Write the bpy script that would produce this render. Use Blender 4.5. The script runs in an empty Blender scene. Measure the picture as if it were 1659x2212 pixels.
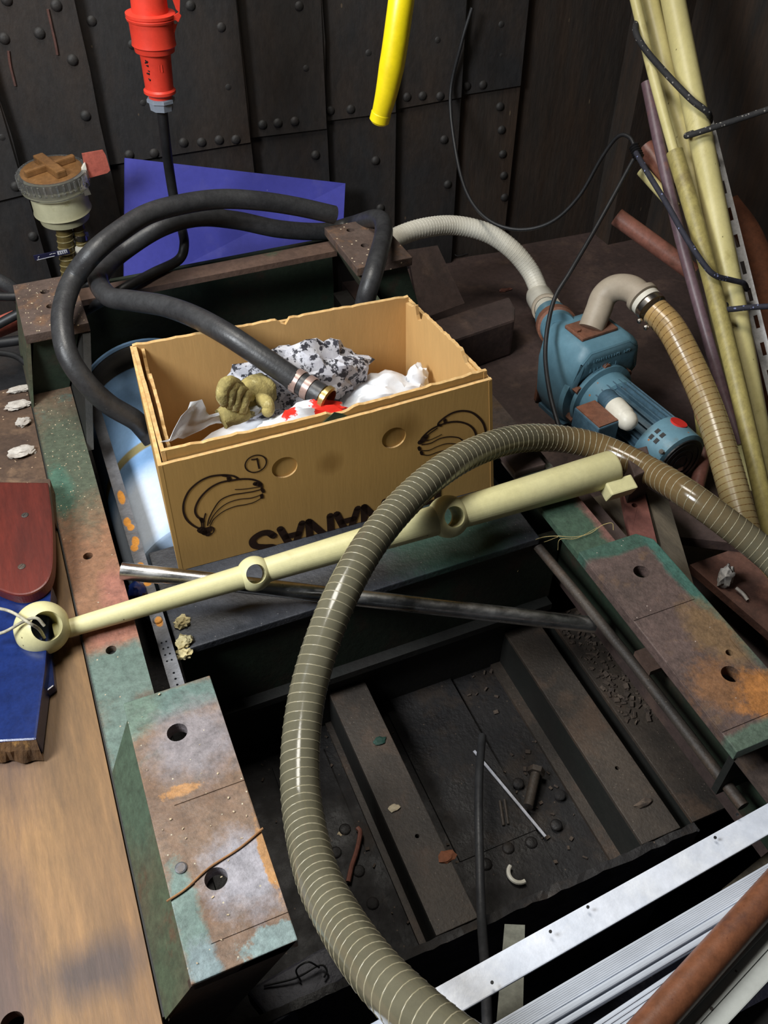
import bpy, bmesh, math, random
import numpy as np
from mathutils import Vector, Matrix, noise

random.seed(7)
C = bpy.context.scene.collection
SC = bpy.context.scene

# ------------------------------------------------------------------ camera
W, H = 1659, 2212
FPX = 1890.0
R_ROWS = ((0.92216314, 0.26646113, -0.28038119),
          (-0.38676404, 0.64524582, -0.65884095),
          (0.00535928, 0.7160002, 0.6980795))
RM = Matrix(R_ROWS)
CAM = Vector((0, 0, 1.0))
cd = bpy.data.cameras.new('camera')
cam = bpy.data.objects.new('camera', cd)
C.objects.link(cam)
mw = RM.to_4x4()
mw.translation = CAM
cam.matrix_world = mw
cd.sensor_fit = 'VERTICAL'
cd.sensor_height = 24.0
cd.lens = FPX / H * 24.0
cd.clip_start = 0.02
SC.camera = cam

# ------------------------------------------------------------------ light
world = bpy.data.worlds.new('world')
world.use_nodes = True
SC.world = world
bg = world.node_tree.nodes['Background']
bg.inputs[0].default_value = (0.75, 0.88, 1.0, 1)
bg.inputs[1].default_value = 0.012


def area(name, loc, target, sx, sy, power, col):
    l = bpy.data.lights.new(name, 'AREA')
    l.shape = 'RECTANGLE'
    l.size, l.size_y = sx, sy
    l.energy = power
    l.color = col
    o = bpy.data.objects.new(name, l)
    C.objects.link(o)
    o.location = loc
    o.rotation_euler = (Vector(target) - Vector(loc)).to_track_quat('-Z', 'Y').to_euler()
    return o


area('hatch_daylight', (-0.95, 0.68, 1.4), (0.25, 0.85, 0.0), 0.5, 0.6, 40, (0.93, 0.97, 1.0))
area('hatch_skylight', (0.1, 1.35, 1.95), (0.25, 0.75, 0.0), 0.45, 0.9, 25, (1.0, 0.96, 0.88))

SC.view_settings.view_transform = 'Standard'
SC.view_settings.look = 'None'
SC.view_settings.gamma = 1
SC.view_settings.use_curve_mapping = False
SC.view_settings.exposure = 0.1


# ------------------------------------------------------------------ helpers
def ray(px, py):
    return RM @ Vector((px - W / 2, -(py - H / 2), -FPX))


def at(px, py, z):
    r = ray(px, py)
    return CAM + r * ((z - CAM.z) / r.z)


def aty(px, py, y):
    r = ray(px, py)
    return CAM + r * (y / r.y)


def atx(px, py, x):
    r = ray(px, py)
    return CAM + r * (x / r.x)


def atd(px, py, d):
    return CAM + ray(px, py) / FPX * d


def onplane(px, py, p0, n):
    r = ray(px, py)
    return CAM + r * ((p0 - CAM).dot(n) / r.dot(n))


def lin(c):
    c = c / 255.0
    return c / 12.92 if c <= 0.04045 else ((c + 0.055) / 1.055) ** 2.4


def col(c):
    return (lin(c[0]), lin(c[1]), lin(c[2]), 1)


SMOOTH_STUFF = ('cream_enamel', 'grey_clear_hose', 'tan_clear_hose', 'pale_blue_drum', 'red_plug_plastic', 'yellow_hose_pvc', 'clear_lid', 'white_pvc', 'white_plastic_bag', 'clear_plastic_film', 'red_print_bag', 'grey_gland', 'red_sticker', 'grey_elbow', 'pump_blue', 'printed_wrap', 'hose_spiral', 'pale_yellow_pipe', 'aluminium_bar', 'aluminium_rail', 'grey_profile', 'cream_housing', 'blue_panel_face')


def mat(name, c1, c2=None, c3=None, scale=9, rough=0.6, rough2=None, metal=0.0, bump=0.12, bscale=90,
        patches=(), spots=None, stretch=(1, 1, 1), cov=0.5, spec=0.5, trans=0.0, alpha=None, coat=0.0, sharp=0.12, seed=0.0, grit=0.24):
    m = bpy.data.materials.new(name)
    m.use_nodes = True
    nt = m.node_tree
    N, L = nt.nodes, nt.links
    b = N['Principled BSDF']
    b.inputs['Roughness'].default_value = rough
    b.inputs['Metallic'].default_value = metal
    b.inputs['Specular IOR Level'].default_value = spec
    b.inputs['Transmission Weight'].default_value = trans
    b.inputs['Coat Weight'].default_value = coat
    b.inputs['Coat Roughness'].default_value = 0.15
    if alpha is not None:
        b.inputs['Alpha'].default_value = alpha
    geo = N.new('ShaderNodeNewGeometry')
    mp = N.new('ShaderNodeMapping')
    mp.inputs['Scale'].default_value = stretch
    mp.inputs['Location'].default_value = (seed, seed * 1.7, seed * .6)
    L.new(geo.outputs['Position'], mp.inputs['Vector'])

    def noi(sc, det=6, ro=0.6):
        n = N.new('ShaderNodeTexNoise')
        n.inputs['Scale'].default_value = sc
        n.inputs['Detail'].default_value = det
        n.inputs['Roughness'].default_value = ro
        L.new(mp.outputs[0], n.inputs['Vector'])
        return n

    def mix(f, a, bb):
        x = N.new('ShaderNodeMix')
        x.data_type = 'RGBA'
        for s, v in ((x.inputs[0], f), (x.inputs[6], a), (x.inputs[7], bb)):
            if hasattr(v, 'is_linked'):
                L.new(v, s)
            else:
                s.default_value = v
        return x.outputs[2]

    def rng(v, a, bb):
        r = N.new('ShaderNodeMapRange')
        r.inputs[1].default_value = a
        r.inputs[2].default_value = bb
        L.new(v, r.inputs[0])
        return r.outputs[0]

    if name in SMOOTH_STUFF:
        grit = .07
    c2 = c2 or tuple(max(0, v * .82) for v in c1)
    n1 = noi(scale)
    out = mix(rng(n1.outputs[0], 0.35, 0.65), col(c1), col(c2))
    if c3:
        n2 = noi(scale * 1.7, 8, 0.65)
        out = mix(rng(n2.outputs[0], 1 - cov - sharp / 2, 1 - cov + sharp / 2), out, col(c3))
    n4 = noi(32, 10, 0.78)
    for p in patches:
        ce, ra, pc = p[0], p[1], p[2]
        soft = p[3] if len(p) > 3 else 0.35
        wob = p[4] if len(p) > 4 else 0.6
        vs = N.new('ShaderNodeVectorMath')
        vs.operation = 'SUBTRACT'
        L.new(geo.outputs['Position'], vs.inputs[0])
        vs.inputs[1].default_value = ce
        vd = N.new('ShaderNodeVectorMath')
        vd.operation = 'DIVIDE'
        L.new(vs.outputs[0], vd.inputs[0])
        vd.inputs[1].default_value = ra
        vl = N.new('ShaderNodeVectorMath')
        vl.operation = 'LENGTH'
        L.new(vd.outputs[0], vl.inputs[0])
        ma = N.new('ShaderNodeMath')
        ma.operation = 'MULTIPLY_ADD'
        L.new(n4.outputs[0], ma.inputs[0])
        ma.inputs[1].default_value = wob * 2
        L.new(vl.outputs['Value'], ma.inputs[2])
        out = mix(rng(ma.outputs[0], 1 + wob + soft / 2, 1 + wob - soft / 2), out, col(pc))
    if spots:
        vo = N.new('ShaderNodeTexVoronoi')
        vo.inputs['Scale'].default_value = spots[0]
        L.new(mp.outputs[0], vo.inputs['Vector'])
        lt = N.new('ShaderNodeMath')
        lt.operation = 'LESS_THAN'
        L.new(vo.outputs['Distance'], lt.inputs[0])
        lt.inputs[1].default_value = spots[1]
        sep = N.new('ShaderNodeSeparateColor')
        L.new(vo.outputs['Color'], sep.inputs[0])
        l2 = N.new('ShaderNodeMath')
        l2.operation = 'LESS_THAN'
        L.new(sep.outputs[0], l2.inputs[0])
        l2.inputs[1].default_value = spots[3] if len(spots) > 3 else 0.4
        mu = N.new('ShaderNodeMath')
        mu.operation = 'MULTIPLY'
        L.new(lt.outputs[0], mu.inputs[0])
        L.new(l2.outputs[0], mu.inputs[1])
        out = mix(mu.outputs[0], out, col(spots[2]))
    if grit:
        g = N.new('ShaderNodeMapRange')
        L.new(noi(75, 8, 0.78).outputs[0], g.inputs[0])
        g.inputs[1].default_value = .3
        g.inputs[2].default_value = .7
        g.inputs[3].default_value = 1 - grit * 1.5
        g.inputs[4].default_value = 1 + grit
        x = N.new('ShaderNodeVectorMath')
        x.operation = 'SCALE'
        L.new(out, x.inputs[0])
        L.new(g.outputs[0], x.inputs['Scale'])
        out = x.outputs[0]
    L.new(out, b.inputs['Base Color'])
    if rough2 is not None:
        r = N.new('ShaderNodeMapRange')
        r.inputs[3].default_value = rough
        r.inputs[4].default_value = rough2
        L.new(noi(scale * 2.3).outputs[0], r.inputs[0])
        r.inputs[1].default_value = 0.35
        r.inputs[2].default_value = 0.65
        L.new(r.outputs[0], b.inputs['Roughness'])
    if bump:
        bp = N.new('ShaderNodeBump')
        bp.inputs['Strength'].default_value = bump
        bp.inputs['Distance'].default_value = 0.004
        L.new(noi(bscale, 4).outputs[0], bp.inputs['Height'])
        L.new(bp.outputs[0], b.inputs['Normal'])
    return m


class MB:
    def __init__(s):
        s.bm = bmesh.new()

    def box(s, c, d, rot=None):
        M = Matrix.Translation(Vector(c)) @ (rot.to_4x4() if rot else Matrix()) @ Matrix.Diagonal((*d, 1))
        bmesh.ops.create_cube(s.bm, size=1, matrix=M)
        return s

    def bx(s, x0, x1, y0, y1, z0, z1):
        return s.box(((x0 + x1) / 2, (y0 + y1) / 2, (z0 + z1) / 2), (abs(x1 - x0), abs(y1 - y0), abs(z1 - z0)))

    def hexa(s, bot, top):
        v = [s.bm.verts.new(p) for p in list(bot) + list(top)]
        n = len(bot)
        s.bm.faces.new(v[:n][::-1])
        s.bm.faces.new(v[n:])
        for i in range(n):
            j = (i + 1) % n
            s.bm.faces.new((v[i], v[j], v[n + j], v[n + i]))
        return s

    def slab(s, poly, thick):
        """polygon of world points extruded downwards along its own normal"""
        p = [Vector(q) for q in poly]
        n = (p[1] - p[0]).cross(p[2] - p[0]).normalized()
        if n.z < 0:
            n = -n
        return s.hexa([q - n * thick for q in p], p)

    def lathe(s, p0, axis, prof, seg=32, capa=True, capb=True, ref=None):
        ax = Vector(axis).normalized()
        u = (Vector(ref) if ref else (Vector((1, 0, 0)) if abs(ax.x) < .8 else Vector((0, 1, 0))))
        u = (u - ax * u.dot(ax)).normalized()
        v = ax.cross(u)
        rings = []
        for (r, h) in prof:
            rings.append([s.bm.verts.new(Vector(p0) + ax * h + (u * math.cos(2 * math.pi * k / seg) + v * math.sin(2 * math.pi * k / seg)) * max(r, 1e-5)) for k in range(seg)])
        for a, b in zip(rings, rings[1:]):
            for k in range(seg):
                j = (k + 1) % seg
                s.bm.faces.new((a[k], a[j], b[j], b[k]))
        if capa:
            s.bm.faces.new(rings[0][::-1])
        if capb:
            s.bm.faces.new(rings[-1])
        return s

    def cyl(s, a, b, r, seg=20, r2=None):
        a, b = Vector(a), Vector(b)
        return s.lathe(a, b - a, [(r, 0), (r2 if r2 is not None else r, (b - a).length)], seg)

    def pipe(s, a, b, r, ri, seg=24):
        a, b = Vector(a), Vector(b)
        l = (b - a).length
        return s.lathe(a, b - a, [(ri, 0), (r, 0), (r, l), (ri, l), (ri, 0.0001)], seg, False, False)

    def tube(s, pts, r, seg=14, caps=True):
        pts = [Vector(p) for p in pts]
        n = len(pts)
        rr = r if isinstance(r, (list, tuple)) else [r] * n
        fr = frames(pts)
        rings = []
        for p, (t, u, v), q in zip(pts, fr, rr):
            rings.append([s.bm.verts.new(p + (u * math.cos(2 * math.pi * k / seg) + v * math.sin(2 * math.pi * k / seg)) * q) for k in range(seg)])
        for a, b in zip(rings, rings[1:]):
            for k in range(seg):
                j = (k + 1) % seg
                s.bm.faces.new((a[k], a[j], b[j], b[k]))
        if caps:
            s.bm.faces.new(rings[0][::-1])
            s.bm.faces.new(rings[-1])
        return s

    def build(s, name, m, parent=None, smooth=None, bevel=0, cuts=None, sub=0):
        bm = s.bm
        bmesh.ops.recalc_face_normals(bm, faces=bm.faces)
        if bevel:
            es = [e for e in bm.edges if len(e.link_faces) == 2 and e.calc_face_angle(0) > 0.6]
            bmesh.ops.bevel(bm, geom=es, offset=bevel, segments=2, profile=0.6, affect='EDGES')
        if sub:
            bmesh.ops.subdivide_edges(bm, edges=bm.edges, cuts=sub, use_grid_fill=True)
        me = bpy.data.meshes.new(name)
        bm.to_mesh(me)
        bm.free()
        if cuts:
            me = boolean(me, cuts)
            me.name = name
        if smooth is not None:
            for p in me.polygons:
                p.use_smooth = True
            me.set_sharp_from_angle(angle=smooth)
        me.materials.clear()
        me.materials.append(m)
        return link(name, me, parent)


def boolean(me, cutter):
    a = bpy.data.objects.new('target_tmp', me)
    C.objects.link(a)
    cm = bpy.data.meshes.new('cutter_tmp')
    bmesh.ops.recalc_face_normals(cutter.bm, faces=cutter.bm.faces)
    cutter.bm.to_mesh(cm)
    cutter.bm.free()
    b = bpy.data.objects.new('cutter_tmp', cm)
    C.objects.link(b)
    md = a.modifiers.new('b', 'BOOLEAN')
    md.operation = 'DIFFERENCE'
    md.solver = 'EXACT'
    md.object = b
    dg = bpy.context.evaluated_depsgraph_get()
    dg.update()
    res = bpy.data.meshes.new_from_object(a.evaluated_get(dg))
    bpy.data.objects.remove(a)
    bpy.data.objects.remove(b)
    bpy.data.meshes.remove(cm)
    return res


def link(name, me, parent=None):
    """mesh in world coordinates; the origin goes to the centre of its base"""
    n = len(me.vertices)
    co = np.empty(n * 3, np.float32)
    me.vertices.foreach_get('co', co)
    co = co.reshape(-1, 3)
    b = Vector(((co[:, 0].min() + co[:, 0].max()) / 2, (co[:, 1].min() + co[:, 1].max()) / 2, co[:, 2].min()))
    me.transform(Matrix.Translation(-b))
    o = bpy.data.objects.new(name, me)
    C.objects.link(o)
    o.location = b
    if parent:
        o.parent = parent
        o.location = b - wloc(parent)
    return o


def wloc(o):
    l = o.location.copy()
    while o.parent:
        o = o.parent
        l = l + o.location
    return l


def thing(name, label, cat, loc=(0, 0, 0), group=None):
    o = bpy.data.objects.new(name, None)
    o.empty_display_size = 0.05
    C.objects.link(o)
    o.location = loc
    return tag(o, label, cat, group)


def tag(o, label, cat=None, group=None, kind=None):
    if label:
        o['label'] = label
    if cat:
        o['category'] = cat
    if group:
        o['group'] = group
    if kind:
        o['kind'] = kind
    return o


def copy_part(src, loc, parent):
    o = src.copy()
    C.objects.link(o)
    o.parent = parent
    o.location = Vector(loc) - (wloc(parent) if parent else Vector())
    return o


def frames(pts):
    n = len(pts)
    ts = []
    for i in range(n):
        t = pts[min(i + 1, n - 1)] - pts[max(i - 1, 0)]
        ts.append(t.normalized())
    u = ts[0].orthogonal().normalized()
    out = []
    for t in ts:
        u = (u - t * u.dot(t)).normalized()
        out.append((t, u, t.cross(u)))
    return out


def smooth(pts, n=12):
    P = [Vector(p) for p in pts]
    P = [P[0] * 2 - P[1]] + P + [P[-1] * 2 - P[-2]]
    out = []
    for i in range(1, len(P) - 2):
        a, b, c, d = P[i - 1:i + 3]
        for k in range(n):
            t = k / n
            out.append(0.5 * ((2 * b) + (c - a) * t + (2 * a - 5 * b + 4 * c - d) * t * t + (3 * b - a - 3 * c + d) * t ** 3))
    out.append(P[-2])
    return out


def resample(pts, step):
    L = [0]
    for a, b in zip(pts, pts[1:]):
        L.append(L[-1] + (b - a).length)
    n = max(2, int(L[-1] / step))
    out = []
    j = 0
    for i in range(n + 1):
        s = L[-1] * i / n
        while j < len(L) - 2 and L[j + 1] < s:
            j += 1
        f = (s - L[j]) / max(1e-9, L[j + 1] - L[j])
        out.append(pts[j].lerp(pts[j + 1], f))
    return out


def helix(pts, r, pitch, per=20):
    pts = resample(pts, pitch / per)
    fr = frames(pts)
    return [p + (u * math.cos(2 * math.pi * i / per) + v * math.sin(2 * math.pi * i / per)) * r for i, (p, (t, u, v)) in enumerate(zip(pts, fr))]


def jitter(bm, amt, sc, seed=0):
    for v in bm.verts:
        v.co += noise.noise_vector(v.co * sc + Vector((seed, 0, 0))) * amt


# ------------------------------------------------------------------ materials
RUST = (96, 66, 48)
m_wall = mat('black_hull_paint', (42, 38, 36), (35, 35, 37), (52, 42, 35), scale=4, rough=.55, rough2=.75, bump=.35, bscale=55, cov=.42,
             stretch=(1, 1, .45), sharp=.25, spots=(30, .06, (84, 70, 56), .12))
m_wall2 = mat('brown_hull_paint', (50, 42, 36), (38, 35, 33), (62, 46, 34), scale=5, rough=.6, rough2=.8, bump=.35, bscale=60, cov=.45,
              stretch=(1.6, 1.6, .3), sharp=.3, spots=(26, .05, (105, 90, 70), .14), seed=3)
m_rivet = mat('rivet_paint', (42, 38, 36), (36, 35, 34), scale=40, rough=.65, bump=.3)
m_bilge = mat('oily_bilge', (37, 33, 31), (27, 25, 26), (48, 39, 32), scale=7, rough=.5, rough2=.85, bump=.5, bscale=120, cov=.4,
              spots=(90, .12, (86, 72, 60), .2))
m_bar = mat('dusty_brown_steel', (72, 62, 53), (52, 46, 41), (80, 64, 52), scale=6, rough=.6, bump=.3, bscale=180, cov=.42, spots=(160, .14, (104, 92, 80), .2))
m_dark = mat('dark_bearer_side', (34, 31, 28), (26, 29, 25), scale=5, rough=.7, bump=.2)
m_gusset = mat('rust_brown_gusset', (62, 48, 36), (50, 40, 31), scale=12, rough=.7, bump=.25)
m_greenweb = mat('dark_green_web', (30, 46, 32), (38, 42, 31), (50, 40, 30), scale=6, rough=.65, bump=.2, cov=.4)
m_wood = mat('stained_plywood', (158, 120, 74), (134, 98, 60), (106, 78, 50), scale=7, rough=.6, bump=.12, bscale=140, stretch=(1, .13, 1),
             cov=.38, sharp=.3, patches=[((-.2, .78, 0), (.06, .12, .2), (82, 62, 54), 1.2, 1.0), ((-.24, .45, 0), (.03, .12, .2), (92, 68, 56), 1.2, 1.0),
             ((-.155, .42, 0), (.05, .03, .2), (82, 64, 56), 1.0, 1.0), ((-.14, .95, 0), (.05, .35, .2), (110, 82, 50), .9, .8)])
m_grime = mat('grimy_board', (92, 70, 53), (68, 51, 40), (110, 86, 66), scale=9, rough=.75, bump=.3, cov=.4, spots=(120, .16, (176, 150, 120), .22))
HL = (154, 160, 168)
m_left = mat('bearer_paint_left', (108, 86, 68), (94, 74, 58), (84, 98, 88), scale=10, rough=.55, rough2=.75, bump=.35, bscale=150, cov=.42, sharp=.1, grit=.34,
             spots=(110, .13, (176, 160, 136), .14),
             patches=[((-.055, 1.0, 0), (.08, .185, .3), (134, 96, 70), .2, .25), ((-.03, .94, 0), (.025, .05, .05), (150, 98, 82), .8, .8),
                      ((-.05, .86, 0), (.04, .025, .05), (146, 96, 78), .8, .8),
                      ((-.055, .79, 0), (.07, .05, .3), (92, 110, 101), .35, .5), ((-.07, .66, 0), (.03, .12, .3), (98, 116, 107), .7, 1.2),
                      ((-.055, 1.27, 0), (.06, .16, .3), (76, 84, 68), .8, .8), ((-.08, 1.2, 0), (.02, .07, .3), (66, 98, 82), .5, 1.2)])
m_block = mat('mount_block_top', (126, 102, 82), (110, 84, 65), (108, 108, 98), scale=12, rough=.46, rough2=.7, bump=.3, bscale=170, cov=.38, sharp=.14, grit=.36,
              spots=(120, .13, (190, 180, 156), .12),
              patches=[((0, .672, .06), (.075, .022, .1), (90, 112, 105), .4, .6), ((-.045, .69, .06), (.03, .05, .1), (92, 112, 98), .5, .9),
                       ((.012, .61, .06), (.05, .05, .06), (128, 120, 122), .8, .9), ((-.018, .55, .06), (.022, .008, .06), (170, 122, 72), .3, 2.0),
                       ((.025, .43, .06), (.04, .045, .06), (150, 146, 152), .8, 1.0), ((-.045, .40, .06), (.014, .07, .06), (104, 124, 116), .5, 1.2),
                       ((.03, .352, .06), (.035, .014, .06), (128, 146, 144), .3, 1.6), ((-.04, .355, .06), (.016, .024, .06), (118, 134, 136), .4, 1.2),
                       ((.05, .44, .06), (.006, .05, .06), (170, 124, 74), .3, 1.4)])
m_skirt = mat('block_skirt_green', (66, 78, 58), (76, 68, 52), (84, 66, 48), scale=12, rough=.65, bump=.25, cov=.38, grit=.34, patches=[((-.07, .6, .03), (.03, .1, .08), (62, 80, 64), .6)])
m_right = mat('bearer_paint_right', (84, 70, 62), (68, 57, 52), (80, 63, 48), scale=9, rough=.6, rough2=.8, bump=.3, bscale=150, cov=.4, spots=(130, .1, (150, 140, 130), .1), grit=.34,
              patches=[((.68, .77, 0), (.08, .16, .05), (56, 78, 62), .5, .7), ((.722, .8, 0), (.018, .1, .05), (112, 78, 70), .6, 1.0)])
m_rblock = mat('mount_block_right', (92, 75, 70), (78, 64, 59), (98, 76, 57), scale=11, rough=.6, bump=.3, bscale=170, cov=.38, spots=(120, .1, (176, 160, 150), .1), grit=.36,
               patches=[((.67, .695, .06), (.085, .022, .1), (56, 84, 72), .35, .5), ((.724, .58, .06), (.016, .14, .1), (58, 94, 84), .4, .8),
                        ((.70, .5, .06), (.03, .06, .1), (112, 88, 62), .7, 1.0), ((.655, .43, .06), (.035, .04, .1), (122, 86, 58), .6, 1.3),
                        ((.695, .395, .06), (.035, .035, .1), (164, 108, 56), .6, 1.3), ((.66, .35, .06), (.09, .018, .1), (82, 98, 84), .4, .8)])
m_post = mat('rear_mount_plate', (96, 80, 72), (80, 64, 56), (112, 84, 64), scale=14, rough=.65, bump=.35, cov=.42, spots=(90, .17, (206, 188, 160), .25))
m_cross = mat('cross_beam_paint', (96, 74, 62), (80, 62, 54), (66, 78, 58), scale=9, rough=.65, bump=.25, cov=.36)
m_shelf = mat('worn_shelf_paint', (58, 60, 66), (48, 50, 54), (78, 78, 82), scale=7, rough=.5, bump=.3, bscale=160, cov=.4, sharp=.25, spots=(140, .12, (130, 126, 122), .15),
              patches=[((.5, .9, -.06), (.1, .08, .1), (46, 72, 62), .7, .7), ((.18, .95, -.06), (.12, .07, .1), (74, 76, 82), .8)])
m_card = mat('corrugated_card', (190, 150, 90), (186, 146, 86), scale=5, rough=.8, bump=.05, grit=.05, bscale=260, stretch=(1, 1, .1), spec=.2,
             patches=[((.45, 1.0, .12), (.03, .02, .03), (150, 114, 62), .9), ((.33, 1.0, .09), (.02, .02, .02), (160, 122, 68), .9)])
m_cardin = mat('card_inside', (214, 172, 112), (210, 167, 108), scale=4, rough=.85, bump=.06, grit=.05, bscale=220, stretch=(1, 1, .15), spec=.2)
m_cardedge = mat('card_edge', (224, 188, 132), (188, 148, 96), scale=150, rough=.9, bump=.1, spec=.1)
m_print = mat('dark_brown_print', (44, 28, 20), (52, 34, 24), scale=60, rough=.8, bump=0, spec=.2)
m_pole = mat('cream_enamel', (216, 209, 160), (210, 202, 150), (200, 190, 140), scale=9, rough=.42, bump=.04, cov=.3, spots=(60, .07, (110, 98, 60), .2), spec=.4)
m_chrome = mat('chromed_tube', (205, 205, 205), (190, 186, 180), (120, 112, 98), scale=14, rough=.14, rough2=.4, metal=1, bump=.05, cov=.38, stretch=(.4, .4, 1))
m_hose = mat('grey_clear_hose', (100, 96, 79), (90, 86, 70), scale=8, rough=.17, bump=.03, spec=.55, patches=[((.85, .9, 0), (.12, .2, .2), (108, 88, 58), .9)])
m_wire = mat('hose_spiral', (160, 152, 128), (142, 134, 108), scale=30, rough=.25, bump=0, spec=.6)
m_hose2 = mat('tan_clear_hose', (186, 152, 98), (172, 138, 84), (160, 132, 86), scale=7, rough=.24, bump=.03, spec=.6, patches=[((1.1, .85, -.1), (.2, .2, .3), (150, 132, 92), .8)])
m_wire2 = mat('tan_hose_spiral', (112, 82, 44), (130, 96, 54), scale=30, rough=.35, bump=0)
m_rubber = mat('black_rubber', (56, 56, 57), (46, 46, 48), scale=18, rough=.36, rough2=.5, bump=.12, bscale=200, spots=(70, .06, (90, 88, 84), .15))
m_cable = mat('black_cable', (34, 34, 36), (28, 28, 30), scale=20, rough=.5, bump=.08)
m_steel = mat('bright_steel', (190, 186, 180), (160, 154, 146), scale=30, rough=.28, metal=1, bump=.05)
m_clampband = mat('dull_clamp_band', (178, 150, 140), (150, 126, 118), scale=30, rough=.35, metal=.3, bump=.05)
m_brass = mat('dull_brass', (190, 164, 104), (140, 116, 72), scale=30, rough=.3, metal=.6, bump=.05)
m_galv = mat('rusty_galvanised', (120, 122, 128), (98, 98, 102), (110, 92, 78), scale=14, rough=.5, metal=.3, bump=.25, cov=.38,
             patches=[((xx, y, -.05), (.006, rr_, .03), (206, 140, 56), .25, .7) for xx, y, rr_ in ((.012, 1.20, .018), (.010, 1.135, .012), (.013, 1.12, .008), (.014, 1.085, .012), (.009, 1.07, .008), (.010, 1.025, .009), (.014, 1.01, .010), (.013, .985, .006), (.010, .955, .007), (.016, .945, .006), (.013, .90, .009))])
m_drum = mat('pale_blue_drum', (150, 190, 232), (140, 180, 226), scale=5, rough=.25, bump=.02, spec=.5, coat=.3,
             patches=[((.0, 1.36, -.1), (.4, .012, .3), (150, 140, 100), .4, .1), ((.0, 1.2, -.1), (.4, .09, .3), (214, 226, 242), .6, .1)])  # tan band and whitish zone are reflections painted into the blue
m_drumshade = mat('drum_shade_band', (62, 56, 48), (50, 46, 42), scale=8, rough=.5, bump=.05)  # dark colour paints the shade on the drum's far end
m_blue = mat('blue_panel_face', (70, 72, 164), (62, 64, 154), (78, 78, 160), scale=6, rough=.55, bump=.06, cov=.4, spots=(60, .05, (150, 150, 190), .12))
m_red = mat('red_plug_plastic', (226, 66, 48), (214, 58, 42), scale=10, rough=.42, bump=.04)
m_gland = mat('grey_gland', (140, 148, 160), (128, 136, 148), scale=10, rough=.45, bump=.03)
m_yel = mat('yellow_hose_pvc', (240, 218, 22), (232, 206, 20), (206, 184, 40), scale=12, rough=.36, bump=.05, cov=.3)
m_clear = mat('clear_lid', (250, 250, 250), (244, 246, 244), rough=.05, trans=.95, bump=.0, spec=.6)
m_amber = mat('amber_plate', (128, 92, 56), (108, 76, 46), scale=16, rough=.25, bump=.05, spec=.6)
m_cream = mat('cream_housing', (186, 182, 150), (170, 164, 130), (138, 128, 86), scale=9, rough=.45, bump=.05, cov=.36)
m_ribhose = mat('ribbed_olive_hose', (108, 92, 52), (92, 78, 44), scale=10, rough=.4, bump=.05)
m_ribwire = mat('ribbed_hose_ridge', (150, 136, 92), scale=10, rough=.4, bump=0)
m_primer = mat('red_primer_plate', (186, 98, 82), (172, 88, 74), (150, 84, 72), scale=14, rough=.6, bump=.15, cov=.36)
m_white = mat('white_pvc', (226, 222, 208), (214, 208, 192), (196, 186, 168), scale=9, rough=.42, bump=.04, cov=.3)
m_pump = mat('pump_blue', (104, 142, 158), (90, 128, 144), (112, 104, 88), scale=10, rough=.34, rough2=.5, bump=.1, cov=.3, sharp=.2, spots=(44, .12, (160, 104, 62), .14))
m_pumpd = mat('pump_motor_fin', (76, 104, 120), (64, 90, 106), (96, 88, 76), scale=10, rough=.45, bump=.06, cov=.3)
m_pumprust = mat('pump_rust', (132, 84, 62), (108, 74, 58), scale=16, rough=.7, bump=.3)
m_elbow = mat('grey_elbow', (178, 166, 148), (164, 150, 132), scale=8, rough=.5, bump=.06)
m_redspot = mat('red_sticker', (222, 56, 48), (210, 50, 44), scale=9, rough=.4, bump=0)
m_black = mat('black_plastic', (30, 30, 32), (24, 24, 26), scale=9, rough=.45, bump=.05)
m_ypipe = mat('pale_yellow_pipe', (218, 206, 146), (206, 194, 132), (186, 172, 112), scale=9, rough=.42, bump=.06, cov=.36, spots=(70, .08, (126, 114, 70), .2), stretch=(1, 1, .5))
m_ypipe2 = mat('dirty_yellow_pipe', (178, 164, 100), (160, 146, 88), (146, 130, 80), scale=9, rough=.48, bump=.06, cov=.4, spots=(70, .08, (116, 104, 64), .2), stretch=(1, 1, .5))
m_purple = mat('purple_pipe', (112, 92, 100), (104, 80, 86), (132, 88, 68), scale=9, rough=.42, bump=.08, cov=.36, stretch=(1, 1, .3))
m_copper = mat('tarnished_copper', (142, 92, 78), (124, 80, 68), (110, 74, 62), scale=10, rough=.42, bump=.1, cov=.4)
m_copper2 = mat('copper_brown', (124, 77, 52), (110, 69, 48), (96, 61, 47), scale=12, rough=.4, bump=.1, cov=.38, spots=(130, .1, (100, 58, 40), .3))
m_rustpipe = mat('rusty_pipe', (140, 84, 54), (116, 70, 48), scale=12, rough=.8, bump=.4)
m_slot = mat('white_slotted_steel', (206, 204, 204), (192, 190, 190), (170, 132, 92), scale=14, rough=.5, bump=.06, cov=.22)
m_cord = mat('blue_fleck_cord', (46, 46, 58), (38, 38, 48), rough=.8, bump=.3, spots=(170, .3, (128, 136, 176), .32))
m_cord2 = mat('grey_fleck_cord', (56, 54, 54), (42, 42, 44), rough=.8, bump=.3, spots=(170, .3, (150, 146, 140), .34))
m_alu = mat('aluminium_bar', (226, 230, 240), (210, 216, 228), (238, 240, 244), scale=14, rough=.42, rough2=.6, metal=.25, bump=.08, cov=.36, sharp=.3, spots=(42, .06, (60, 60, 70), .16))
m_alu2 = mat('aluminium_rail', (206, 212, 222), (190, 196, 206), (226, 230, 236), scale=16, rough=.4, rough2=.55, metal=.25, bump=.1, cov=.34, stretch=(.3, 1, 1), spots=(50, .06, (80, 80, 90), .14))
m_scrap = mat('dull_aluminium', (128, 128, 116), (112, 112, 100), scale=12, rough=.5, metal=.2, bump=.08)
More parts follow.
